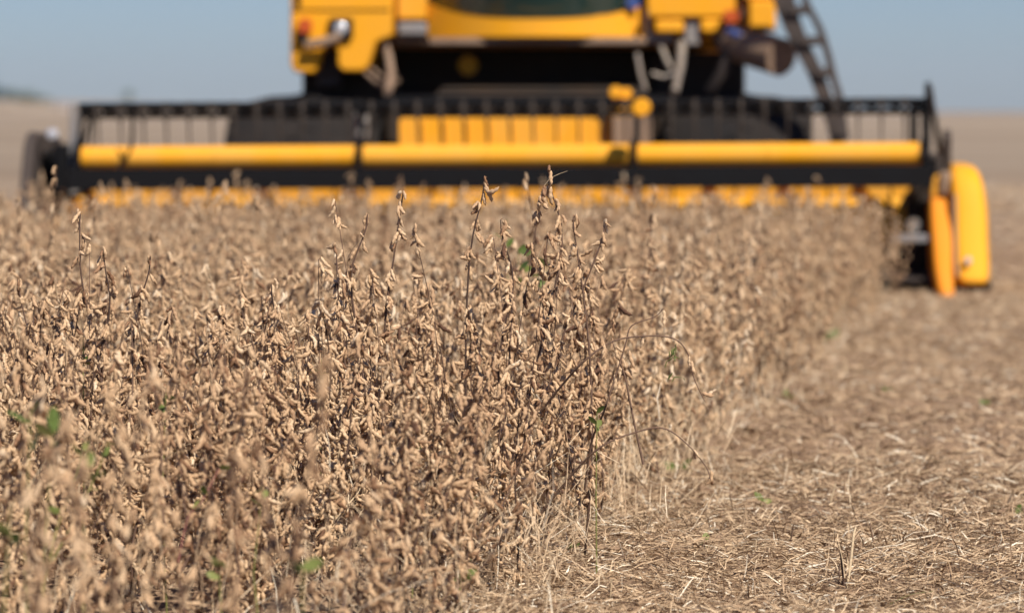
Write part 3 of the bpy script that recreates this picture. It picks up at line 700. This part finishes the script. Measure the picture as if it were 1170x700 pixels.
# body behind the cab
x0, _ = L(338, 40, 3.6); x1, _ = L(866, 40, 3.6)
g = Geo(); g.box(x0, x1, 3.42, 8.6, 1.62, 2.9); g.box(x0 + .3, x1 - .3, 8.4, 9.4, 1.4, 2.6); Bm_(g, 'body_panel', 'yellow', bevel=.06)
g = Geo(); g.box(x0 + .15, x1 - .15, 4.6, 7.6, 2.92, 3.5, top=(x0 - .05, x1 + .05, 4.5, 7.8)); Bm_(g, 'grain_tank', 'yellow_dusty', bevel=.03)
g = Geo(); g.box(x0 + .4, x1 - .4, 4.2, 8.2, .75, 1.60); Bm_(g, 'threshing_housing', 'shaded_grime', bevel=.03)

# ladder on the right hand side
lad = empty('ladder'); lad.parent = comb
LYc = 2.35
rA = [(893, -20), (897, 5), (912, 45), (930, 80), (941, 108), (952, 140), (958, 166)]
rB = [(916, -20), (921, 3), (936, 32), (945, 60), (953, 92), (959, 112), (966, 160)]
for pts, hw_, hw2 in ((rA, .10, .05), (rB, .028, .028)):
    P = smooth_path([P3(a, b2, LYc) for a, b2 in pts], 26); g = Geo()
    for i in range(len(P) - 1):
        pass
    V = []; 
    for i, p in enumerate(P):
        hw_ = hw_ + (hw2 - hw_) * .12
        V += [(p[0] - hw_, LYc - .03, p[2]), (p[0] + hw_, LYc - .03, p[2]), (p[0] + hw_, LYc + .03, p[2]), (p[0] - hw_, LYc + .03, p[2])]
    n = len(P); Fs = [tuple(f) for f in ring_faces(n, 4).tolist()] + [(0, 1, 2, 3), ((n - 1) * 4, (n - 1) * 4 + 1, (n - 1) * 4 + 2, (n - 1) * 4 + 3)]
    g.add(V, Fs); g_build(g, 'rail', 'darkbrown', lad, bevel=.006)
PA = smooth_path([P3(a, b2, LYc) for a, b2 in rA], 60); PB = smooth_path([P3(a, b2, LYc) for a, b2 in rB], 60)
for py in (12, 47, 83, 117, 150):
    z = L(920, py, LYc)[1]; a = PA[np.argmin(abs(PA[:, 2] - z))]; b2 = PB[np.argmin(abs(PB[:, 2] - z))]
    g = Geo(); g.box(min(a[0], b2[0]), max(a[0], b2[0]), LYc - .07, LYc + .07, z - .032, z + .032); g_build(g, 'rung', 'darkbrown', lad, bevel=.005)

# ------------------------------------------------------------------ farmhouse far away
fx, _ = at(68, 115, 1260); fz = float(ground_z(fx, 1260))
fh = empty('farmhouse', (fx, 1260, fz)); props(fh, 'small pale farmhouse on the rise beside the green trees', 'house')
g = Geo(); g.box(-3.2, 3.2, 0, 6, -.4, 1.2); g.build('wall', M['wall'], fh)
g = Geo(); g.side([(-.4, 1.2), (3, 2.0), (6.4, 1.2)], -3.5, 3.5); g.build('roof', M['roof'], fh)
g = Geo(); [g.box(x - .35, x + .35, -.06, -.01, .3, .95) for x in (-1.9, 1.9)]; g.build('window', M['black'], fh)
g = Geo(); g.box(-.4, .4, -.06, -.01, -.3, .95); g.build('door', M['brown'], fh)

# ------------------------------------------------------------------ the crop
ES = 0.154; E0 = -1.38                                   # cut edge: x = E0 + ES*y, drifting right with distance
def edge_x(y): return E0 + ES * y + 0.05 * math.sin(y * 1.3) - .15 * math.exp(-((y - 10.1) / 1.0) ** 2)
R_ = random.Random(42)
spots = []
dcr = np.array([ES, 1.0]) / math.hypot(ES, 1)
for row in range(0, 26):
    t = 0.10 + row * 0.36; y = 4.7 + R_.random() * .06
    while y < 24.3:
        y += 0.078 * R_.uniform(.6, 1.5)
        xx = edge_x(y) - t * math.hypot(ES, 1) + R_.gauss(0, .05 if row else .09); yy = y + R_.gauss(0, .02)
        if row == 0 and R_.random() < .3: continue
        if xx < -0.1334 * yy - 0.75 - 0.02 * yy: continue
        if yy < 8.2 and R_.random() > (.42 if yy > 6.8 else .15): continue
        spots.append((xx, yy, row))
def pxx(x, y): return 585 + x / y * F
visible = sorted([s for s in spots if -25 < pxx(s[0], s[1]) < 1180], key=lambda s: s[1])
# heroes: (px, py of the tip, distance, seed, branches, label)
heroes = [
 (92, 243, 9.6, 11, 1, 'tall dark soybean stem rising alone above the crop at the left'),
 (118, 292, 9.5, 12, 2, 'dark leaning soybean stem just right of the tall left one'),
 (172, 298, 9.7, 13, 2, 'soybean plant with a bunched pod tip, right of the two dark leaning stems'),
 (383, 292, 9.9, 14, 3, 'bushy soybean plant peaking just left of the dense central clump'),
 (461, 233, 9.9, 15, 2, 'soybean plant ending in a soft drooping pale pod cluster below the black reel'),
 (553, 220, 9.6, 16, 2, 'soybean plant with one drooping dark pod at its nodding tip, left of the tallest'),
 (572, 268, 9.5, 17, 3, 'dense pod laden soybean plant in the middle of the central clump'),
 (627, 208, 9.75, 18, 2, 'tallest sharp soybean plant, its tip pods against the black reel board'),
 (601, 202, 12.6, 19, 2, 'blurred tall soybean plant just behind the tallest sharp one'),
 (655, 262, 9.8, 20, 2, 'soybean plant with upright pod spike right of the tallest one'),
 (690, 262, 9.9, 21, 2, 'soybean plant leaning right at the right end of the central clump'),
 (745, 255, 12.8, 22, 2, 'soft focus soybean plant rising right of the central clump beside the cut edge'),
 (375, 405, 6.4, 23, 2, 'heavily blurred soybean plant closest to the camera in the lower middle'),
 (75, 480, 5.9, 24, 2, 'heavily blurred soybean plant closest to the camera at the lower left'),
 (260, 208, 16.5, 25, 2, 'far blurred soybean plant whose tip shows on the black reel board at the left'),
 (310, 335, 9.7, 26, 3, 'soybean plant with a thin dark stem midway between the left stems and the central clump'),
 (420, 262, 9.75, 28, 3, 'soybean plant leaning toward the soft drooping cluster, left of the nodding tip'),
 (20, 330, 9.9, 27, 3, 'soybean plant at the very left margin behind the dark leaning stems'),
]
used = set()
for (px, py, Yd, seed, nb, lab) in heroes:
    x, z = at(px, py, Yd); r = random.Random(seed * 13)
    off = r.gauss(0, .05) if seed != 12 else -.12
    if seed == 21: off = -.16
    H = z + .02
    w_ = r.choice([-1, 1]) * r.uniform(.01, .035)
    ctrl = [[off, r.gauss(0, .03), -.03], [off * .8 + r.gauss(0, .016), 0, H * .3], [off * .6 + w_ + r.gauss(0, .015), 0, H * .6], [off * .2 + w_ * .9 + r.gauss(0, .01), 0, H * .82], [w_ * .2, 0, H * .95], [0, 0, H]]
    lvl = 2 if 9 < Yd < 11 else 1
    res = gen_plant(r, H, lvl, nb, ctrl=ctrl, dens=.9, step=.034, dark=True)
    ms = plant_meshes(res)
    o = place_plant(ms, x, Yd, float(ground_z(x, Yd)), 0)
    props(o, lab, 'soybean plant', 'tall soybean plants standing out of the crop')
    near = min(visible, key=lambda s: (s[0] - x - off) ** 2 + (s[1] - Yd) ** 2 if s not in used else 9); used.add(near)
NIND = 300 - len(heroes) - 2
rest = [s for s in visible if s not in used]
ind = rest[:NIND]; indset = set(ind)
protos = {}
def zone(s):
    y = s[1]; e = s[2] < 1
    if y < 7.6: return ('heavily blurred dry soybean plant at the very front of the crop', 'blurred soybean plants at the front', 1)
    if y < 9.0: return (('slightly soft soybean plant at the cut edge in front of the sharp plants', 'soft plants along the cut edge', 2) if e else ('slightly soft tan soybean plant in front of the sharp central plants', 'soft soybean plants before the sharp ones', 2))
    if y < 11.0: return (('sharp pod covered soybean plant in the outer row beside the stubble', 'sharp plants along the cut edge', 2) if e else ('sharp pod covered soybean plant standing inside the dense crop', 'sharp soybean plants inside the crop', 2))
    return (('softly blurred soybean plant in the outer row behind the sharp clump', 'blurred plants along the cut edge', 1) if e else ('softly blurred soybean plant inside the crop behind the sharp plants', 'blurred soybean plants behind the sharp ones', 1))
def height(r, y):
    if y > 18 and r.random() < .3: return r.uniform(.58, .72)
    f = min(1, max(0, (y - 12) / 9)); return min(.9, max(.42, r.gauss((.62 if y < 12 else .65) - .09 * f, .085 - .02 * f)))
ph = {}
for lvl, cnt in ((2, 12), (1, 7)):
    for i in range(cnt):
        r = random.Random(1000 + lvl * 50 + i); ph[(lvl, i)] = plant_meshes(gen_plant(r, .70, lvl, r.randint(2, 4)))
firsts = {}
rc = random.Random(77)
for s in ind:
    lab, grp, lvl = zone(s); i = rc.randrange(12 if lvl == 2 else 7); key = (lvl, i)
    sc = height(rc, s[1]) / .70
    q = pxx(s[0], s[1])
    if 9.2 < s[1] < 10.6: sc *= 1 + .24 * math.exp(-((q - 620) / 75) ** 2) + .13 * math.exp(-((q - 385) / 40) ** 2) - .06 * math.exp(-((q - 480) / 40) ** 2)
    if s[1] < 7.6: sc *= .95
    if s[2] == 0: sc *= .93
    if not 535 < q < 725: sc = min(sc, 1.0 if 340 < q < 430 else .96)
    if key not in firsts: o = firsts[key] = place_plant(ph[key], 0, 0, 0, 0)
    else: o = copy_thing(firsts[key])
    o.location = (s[0], s[1], float(ground_z(s[0], s[1]))); o.rotation_euler = (rc.gauss(0, .07), rc.gauss(0, .10), rc.uniform(0, 6.28))
    o.scale = (1, 1, sc)
    props(o, lab, 'soybean plant', grp)
# the rest of the crop as one mass
lo = []
for i in range(14):
    r = random.Random(3000 + i); res = gen_plant(r, .70, 0, r.randint(2, 3), dens=.85)
    chs = [c for k in ('stem', 'branch', 'cluster') for l in res[k] for c in l]
    st = [c for k in ('stem', 'branch') for l in res[k] for c in l]; po = [c for l in res['cluster'] for c in l]
    def cat(cs):
        off = 0; Vs, Fs, Ts = [], [], []
        for v, f, t in cs: Vs.append(v); Fs.append(f + off); off += len(v); Ts.append(np.full(len(v), t))
        return np.concatenate(Vs), np.concatenate(Fs), np.concatenate(Ts)
    lo.append((cat(st), cat(po)))
rm = random.Random(99); stc, poc = [], []
for s in spots:
    if s in indset or s in used: continue
    a = rm.uniform(0, 6.28); ca, sa = math.cos(a), math.sin(a); sc = height(rm, s[1]) / .70
    if rm.random() < .05: sc *= 1.15
    lx, ly = rm.gauss(0, .07), rm.gauss(0, .06); gz = float(ground_z(s[0], s[1]))
    (sv, sf, st), (pv, pf, pt) = lo[rm.randrange(14)]; dt = rm.gauss(0, .09)
    for (v, f, t, dst) in ((sv, sf, st, stc), (pv, pf, pt, poc)):
        x = v[:, 0] * ca - v[:, 1] * sa; y = v[:, 0] * sa + v[:, 1] * ca; z = v[:, 2] * sc
        dst.append((np.stack([x + s[0] + lx * z, y + s[1] + ly * z, z + gz], 1), f, np.clip(t + dt, 0, 1)))
me = quads_mesh('soybean_field', stc + poc, M['stem'])
me.materials.append(M['pod'])
nst = sum(len(c[1]) for c in stc); npo = sum(len(c[1]) for c in poc)
me.polygons.foreach_set('material_index', np.concatenate([np.zeros(nst, np.int32), np.ones(npo, np.int32)]))
props(link(bpy.data.objects.new('soybean_field', me)), 'mass of ripe tan soybeans filling the field up to the harvester', 'soybean crop', kind='stuff')

# ------------------------------------------------------------------ two arching stems leaning out of the crop
def arch(pts, Yd, lab, seed, clusters, green=None):
    r = random.Random(seed); W = [np.array([at(px, py, Yd + dy)[0], Yd + dy, at(px, py, Yd + dy)[1]]) for px, py, dy in pts]
    base = W[0].copy(); o = empty('leaning_soybean_plant', tuple(base)); props(o, lab, 'soybean stem', 'bare arching stems at the cut edge')
    P = smooth_path([p - base for p in W], 40)
    link(bpy.data.objects.new('stem', quads_mesh('stem', [(*tube(P, np.linspace(.0034, .0010, 40), 5), .32)], M['stem'])), o)
    for px, py, n in clusters:
        x, z = at(px, py, Yd); q = np.array([x, Yd, z]) - base; i = np.argmin(np.linalg.norm((P - q)[:, [0, 2]], axis=1))
        c = cluster(r, P[i], r.uniform(0, 6.28), 2, n, n, .62, 1, -.3); link(bpy.data.objects.new('pod_cluster', quads_mesh('pod_cluster', c, M['pod'])), o)
    return o, P, base
arch([(600, 610, .1), (645, 552, .05), (684, 512, 0), (725, 494, 0), (758, 489, 0), (785, 507, 0), (806, 532, 0), (812, 548, 0)], 9.4,
     'long bare stem arching low over the stubble with a few pods near its tip', 5, [(704, 502, 1), (766, 492, 1), (795, 518, 2), (811, 545, 2)])
o, P, base = arch([(618, 470, .1), (642, 440, .05), (668, 412, 0), (700, 390, 0), (735, 384, 0), (768, 386, 0), (785, 402, 0), (793, 432, 0), (805, 458, 0)], 9.45,
     'upper bare stem arching over the stubble with green shoots at its drooping end', 6, [(692, 395, 2), (735, 384, 1), (788, 415, 3), (803, 455, 2)])
gl = []
rg = random.Random(8)
for i in range(22):
    x, z = at(771 + rg.gauss(0, 4), rg.uniform(392, 432), 9.68); q = np.array([x, 9.68, z]) - base; e = q + dirv(rg.uniform(0, 6.28), rg.uniform(-1.4, .2)) * .018
    gl.append((*tube([q, (q + e) / 2, e], [.0012, .0014, .0004], 4), rg.uniform(.2, .7)))
link(bpy.data.objects.new('green_shoot', quads_mesh('green_shoot', gl, M['leaf'])), o)
arch([(668, 560, .1), (676, 505, .05), (690, 470, 0), (705, 425, 0), (715, 392, 0), (722, 372, 0), (748, 362, 0), (758, 352, 0)], 9.6,
     'dark upright twig crossing behind the two arching stems, one pod at its top', 7, [(702, 430, 2), (708, 410, 2), (760, 358, 1)])
arch([(735, 530, 0), (724, 480, 0), (714, 430, 0), (703, 400, 0), (698, 385, 0)], 9.6,
     'straight dark twig standing upright where the arching stems cross', 9, [(712, 420, 3), (718, 450, 2), (705, 398, 2)])

# ------------------------------------------------------------------ leaves, small green weeds
def leaf(c, az, el, Ls, wd):
    Bm = basis(dirv(az, el), random.Random(int(az * 1e4)).uniform(0, 3)); t = np.linspace(0, 1, 6); wv = np.sin(np.pi * (t * .9 + .05)) ** .7 * wd
    V = []
    for a, b2 in zip(t, wv): V += [[-b2, .15 * b2 + .2 * Ls * a * a, a * Ls], [0, .2 * Ls * a * a, a * Ls], [b2, .15 * b2 + .2 * Ls * a * a, a * Ls]]
    Fq = np.array([[i * 3 + j, i * 3 + j + 1, (i + 1) * 3 + j + 1, (i + 1) * 3 + j] for i in range(5) for j in range(2)])
    return np.array(V) @ Bm.T + c, Fq
def weed(px, py, Yd, n, size, lab, seed, hgt=.05, cat='weed'):
    r = random.Random(seed); x, z = at(px, py, Yd); gz = float(ground_z(x, Yd)); o = empty('weed', (x, Yd, gz)); props(o, lab, cat, 'green weeds in the field')
    top = max(z - gz, .02)
    st = [(*tube([[0, 0, -.01], [r.gauss(0, .01), r.gauss(0, .01), top * .5], [0, 0, top]], [.0022, .0018, .001], 5), .8)]
    link(bpy.data.objects.new('stem', quads_mesh('stem', st, M['leaf'])), o)
    for i in range(n):
        zz = top * (1 - .5 * r.random() * min(1, hgt * 6)) ; V, Fq = leaf(np.array([0, 0, zz]), r.uniform(0, 6.28), r.uniform(-.3, .9), size * r.uniform(.7, 1.2), size * .3)
        link(bpy.data.objects.new('leaf', quads_mesh('leaf', [(V, Fq, r.uniform(.1, .8))], M['leaf'])), o)
weed(579, 250, 12.5, 3, .04, 'small bright green leaf tip behind the nodding soybean plant', 31)
weed(592, 283, 12.3, 7, .05, 'yellowing green weed behind the tallest sharp soybean plants', 32, .1)
weed(625, 290, 12.2, 4, .05, 'green weed shoot just right of the yellowing one behind the clump', 33, .1)
weed(35, 468, 7.2, 4, .05, 'bright green blurred leaves poking out at the far left of the crop', 34)
weed(12, 578, 6.6, 3, .04, 'blurred green leaf low in the left foreground crop', 35)
weed(100, 500, 7.0, 4, .04, 'blurred dark green leaves among the left foreground plants', 36)
weed(367, 410, 9.6, 2, .035, 'small sharp green leaf left of the blurred foreground plant', 37)
weed(528, 658, 8.75, 3, .045, 'yellow green leaf near the ground at the foot of the crop', 38)
weed(345, 645, 6.6, 3, .04, 'blurred green leaf low among the middle foreground pods', 39)
weed(60, 492, 7.0, 3, .05, 'blurred olive leaf cluster beside the bright left leaves', 40)
weed(655, 636, 9.9, 4, .025, 'tiny green seedling on the stubble close to the foot of the crop', 41)
weed(805, 634, 10.2, 4, .03, 'dark green seedling on the stubble in the lower middle', 42)
weed(775, 550, 12.2, 6, .05, 'blurred bright green weed on the stubble beyond the low arching stem', 43)
weed(945, 388, 19.3, 6, .07, 'pale green weed at the foot of the far crop edge', 44)
weed(898, 458, 15.4, 5, .035, 'faint green weed on the stubble past the crop edge', 45)
weed(1160, 600, 11, 4, .03, 'green weed on the stubble at the right edge', 46)
weed(872, 580, 11.2, 3, .03, 'pale green sprig in the middle of the stubble', 47)
weed(1125, 462, 15, 5, .03, 'blurred green weed on the stubble at the right below the divider', 48)
weed(1015, 448, 15.6, 5, .03, 'blurred olive weed on the stubble between the crop edge and the right side', 49)
for k_, (a_x, a_y, a_d, lb) in enumerate([(95, 384, 9.6, 'small green leaf under the tall dark stem at the left'), (190, 440, 8.6, 'muted green leaflets in the left of the crop above the weed stems'),
        (470, 505, 8.9, 'thin yellow green shoot among the pods left of the lower clump'), (300, 555, 8.0, 'olive leaf low among the pods between the two blurred front plants'),
        (682, 470, 9.45, 'thin green stalk hanging between the two arching stems'), (250, 640, 7.6, 'olive leaves near the bottom beside the reddish weed stem')]):
    weed(a_x, a_y, a_d, 4, .028, lb, 80 + k_)
weed(540, 560, 9.2, 3, .03, 'little green shoot hanging inside the lower central clump', 50)
def shoot(pts, Yd, lab, seed, t, m, rr=.003):
    r = random.Random(seed); W = [np.array([at(a, b2, Yd)[0], Yd + r.gauss(0, .02), at(a, b2, Yd)[1]]) for a, b2 in pts]; o = empty('weed', tuple(W[0])); props(o, lab, 'weed', 'green weeds in the field')
    P = smooth_path([p - W[0] for p in W], 16); link(bpy.data.objects.new('stem', quads_mesh('stem', [(*tube(P, np.linspace(rr, rr * .5, 16), 5), t)], m)), o)
    for k in range(3):
        V, Fq = leaf(P[15 - 4 * k], r.uniform(0, 6.28), r.uniform(-.3, .7), .03, .007); link(bpy.data.objects.new('leaf', quads_mesh('leaf', [(V, Fq, r.uniform(.2, .9))], M['leaf'])), o)
shoot([(45, 700), (62, 610), (80, 560), (92, 515)], 7.6, 'yellow green curved weed stem rising in the left foreground', 51, .95, M['leaf'])
shoot([(60, 640), (92, 580), (115, 530), (122, 505)], 7.9, 'second yellow green weed stem leaning right in the left foreground', 52, .9, M['leaf'])
M['red'], _, _ = mat('red_stem', (0.24, 0.095, 0.075), .8)
shoot([(205, 640), (216, 590), (232, 570), (250, 535)], 8.0, 'reddish weed stem leaning right among the left foreground pods', 53, .5, M['red'], .0022)
# grass blade lower right
x, z = at(1010, 698, 9.0); gb = empty('grass_blade', (x, 9.0, float(ground_z(x, 9.0)))); props(gb, 'long green grass blade lying on the stubble near the dark hollow', 'grass blade')
e = np.array([at(1070, 680, 9.05)[0] - x, .1, .035]); P = smooth_path([[0, 0, .01], e * .5 + np.array([0, 0, .015]), e], 10)
V = np.concatenate([P + [0, .004, 0], P - [0, .004, 0]]); Fq = np.array([[i, i + 1, i + 11, i + 10] for i in range(9)])
link(bpy.data.objects.new('blade', quads_mesh('blade', [(V, Fq, .7)], M['leaf'])), gb)
# standing cut stalk
x, z = at(966, 682, 9.35); st = empty('cut_stalk', (x, 9.35, float(ground_z(x, 9.35)))); props(st, 'upright forked cut soybean stalk alone on the stubble', 'cut stalk')
ch = []
for pts, r0, t in (([(966, 684), (964, 660), (961, 630)], .0042, .1), ([(966, 678), (972, 645), (976, 612), (979, 604)], .0042, .95), ([(965, 660), (963, 640), (958, 618)], .0018, .8), ([(970, 655), (968, 636)], .0015, .9), ([(960, 684), (959, 655), (960, 645)], .0022, .05)):
    P = np.array([[at(a, b2, 9.35)[0] - x, 0.01 * i, at(a, b2, 9.35)[1] - st.location[2]] for i, (a, b2) in enumerate(pts)]); ch.append((*tube(smooth_path(P, 8), np.linspace(r0, r0 * .6, 8), 6), t))
link(bpy.data.objects.new('stem', quads_mesh('stem', ch, M['stem'])), st)

# ------------------------------------------------------------------ straw litter and stubble
def litter(n, y0, y1, lmin, lmax, wmin, wmax, seed, pile=.012, xl=None):
    r = np.random.RandomState(seed)
    y = np.sqrt(r.uniform(y0 ** 2, y1 ** 2, n)); half = .1334 * y + .5 + .05 * y
    left = E0 + ES * y - (.35 if xl is None else xl); x = left + (half - left) * r.rand(n)
    pn = vnoise(x * 2.3 + 5, y * 1.6) * .6 + vnoise(x * 7, y * 5 + 60) * .4; keep = r.rand(n) < np.clip((.82 - pn) / .22, .15, 1); x, y = x[keep], y[keep]; n = len(x)
    if xl is not None: pass
    ln = r.uniform(lmin, lmax, n) * r.uniform(.5, 1, n); w_ = r.uniform(wmin, wmax, n); az = r.uniform(0, np.pi * 2, n)
    el = np.clip(r.normal(0, .22, n), -.5, 1.2); hi = r.rand(n) < .05; el[hi] = r.uniform(.4, 1.3, hi.sum())
    d = np.stack([np.cos(az) * np.cos(el), np.sin(az) * np.cos(el), np.sin(np.abs(el))], 1)
    side_ = np.stack([-np.sin(az), np.cos(az), np.zeros(n)], 1); roll = r.uniform(-1.3, 1.3, n)
    side_[:, 2] = np.sin(roll); side_[:, :2] *= np.cos(roll)[:, None]
    z = ground_z(x, y) + r.rand(n) * pile + .002
    c = np.stack([x, y, z], 1); bendv = r.normal(0, .05, (n, 1)) * ln[:, None] * side_ + np.array([0, 0, 1]) * np.abs(r.normal(0, .05, (n, 1))) * ln[:, None]
    p0 = c; p1 = c + d * ln[:, None] * .5 + bendv; p2 = c + d * ln[:, None]
    wv = side_ * w_[:, None] / 2
    V = np.stack([p0 - wv, p0 + wv, p1 - wv, p1 + wv, p2 - wv * .6, p2 + wv * .6], 1).reshape(-1, 3)
    o = np.arange(n)[:, None] * 6
    Fq = np.concatenate([o + np.array([[0, 1, 3, 2]]), o + np.array([[2, 3, 5, 4]])])
    t = np.clip(r.normal(.46, .22, n), 0, 1); t[r.rand(n) < .06] = 1.0
    return V, Fq, np.repeat(t, 6)
ch = [litter(95000, 7.9, 12.5, .012, .08, .0009, .0045, 1), litter(60000, 12, 26, .02, .10, .002, .006, 2), litter(3500, 8.2, 13, .09, .2, .0012, .0028, 3, .02),
      litter(16000, 26, 60, .05, .16, .004, .012, 4, xl=2.5)]
rl = random.Random(71)
for _ in range(5200):       # dry grass and leaf stalks caught between the plants
    y = rl.uniform(7.6, 14) if rl.random() < .8 else rl.uniform(14, 22); x = edge_x(y) + rl.gauss(-.05, .16) - (rl.random() < .5) * rl.uniform(0, .9)
    z0 = float(ground_z(x, y)) + abs(rl.gauss(0, .12)) ; l = rl.uniform(.05, .2); d = dirv(rl.uniform(0, 6.28), rl.gauss(.5, .6)) * l
    p = np.array([x, y, z0]); wv = np.array([rl.uniform(.0006, .0013), rl.uniform(-.0006, .0006), 0]); md = p + d * .5 + np.array([rl.gauss(0, .008), rl.gauss(0, .008), .01])
    q = p + d; q[2] = max(q[2], float(ground_z(x, y)) + .004)
    ch.append((np.array([p - wv, p + wv, md - wv, md + wv, q - wv * .4, q + wv * .4]), np.array([[0, 1, 3, 2], [2, 3, 5, 4]]), min(1, max(.1, rl.gauss(.7, .2)))))
props(link(bpy.data.objects.new('straw_litter', quads_mesh('straw_litter', ch, M['straw'], False))), 'chopped tan straw and pod scraps strewn over the harvested ground', 'straw', kind='stuff')
rk = random.Random(67); ch = []
ICO = np.array([dirv(a + e * .5, [-1.2, -.4, .4, 1.2][e]) for e in range(4) for a in np.arange(6) * math.pi / 3])
for _ in range(420):        # soil clods between the straw
    y = rk.uniform(8.2, 17) ; x = edge_x(y) + rk.uniform(.1, 2.6)
    sz = rk.choice([rk.uniform(.006, .014), rk.uniform(.012, .030)])
    V = ICO * sz * np.array([1.2, 1, .7]) * (1 + np.array([[rk.gauss(0, .22)] for _ in ICO])) + [x, y, float(ground_z(x, y)) + sz * .3]
    ch.append((V, ring_faces(4, 6), 0.0))
props(link(bpy.data.objects.new('soil_clods', quads_mesh('soil_clods', ch, gm, False))), 'dark crumbs of soil lying between the straw', 'soil', kind='stuff')
rb = random.Random(61); ch = []
for rr_ in range(0, 14):
    y = 8.0 + rb.random() * .2
    while y < 30:
        y += rb.uniform(.12, .45); x = edge_x(y) + .28 + rr_ * .36 + rb.gauss(0, .03)
        if x > .19 * y + .6 or rb.random() < .35: continue
        z0 = float(ground_z(x, y)); h = rb.uniform(.02, .075); a = rb.uniform(0, 6.28); l = rb.gauss(0, .3)
        ch.append((*tube([[x, y, z0 - .01], [x + math.cos(a) * l * h * .5, y + math.sin(a) * l * h * .5, z0 + h * .5], [x + math.cos(a) * l * h, y + math.sin(a) * l * h, z0 + h]], [.0028, .0025, .0022], 5), rb.uniform(.3, 1)))
props(link(bpy.data.objects.new('stubble', quads_mesh('stubble', ch, M['stem']))), 'short cut soybean stubble standing in rows across the harvested strip', 'stubble', kind='stuff')

# ------------------------------------------------------------------ the air between here and the hills
hz = Geo().box(-9500, 9500, -400, 9600, -3, 115)
hmm = bpy.data.materials.new('air'); hmm.use_nodes = True; nt = hmm.node_tree
nt.nodes.remove(nt.nodes['Principled BSDF']); pv = nt.nodes.new('ShaderNodeVolumePrincipled')
pv.inputs['Color'].default_value = (0.80, 0.88, 1.0, 1); pv.inputs['Density'].default_value = 0.000045; pv.inputs['Anisotropy'].default_value = 0.2
nt.links.new(pv.outputs[0], nt.nodes['Material Output'].inputs['Volume'])
props(hz.build('haze', hmm, None), 'thin blue haze over the far field and hills', 'haze', kind='stuff')
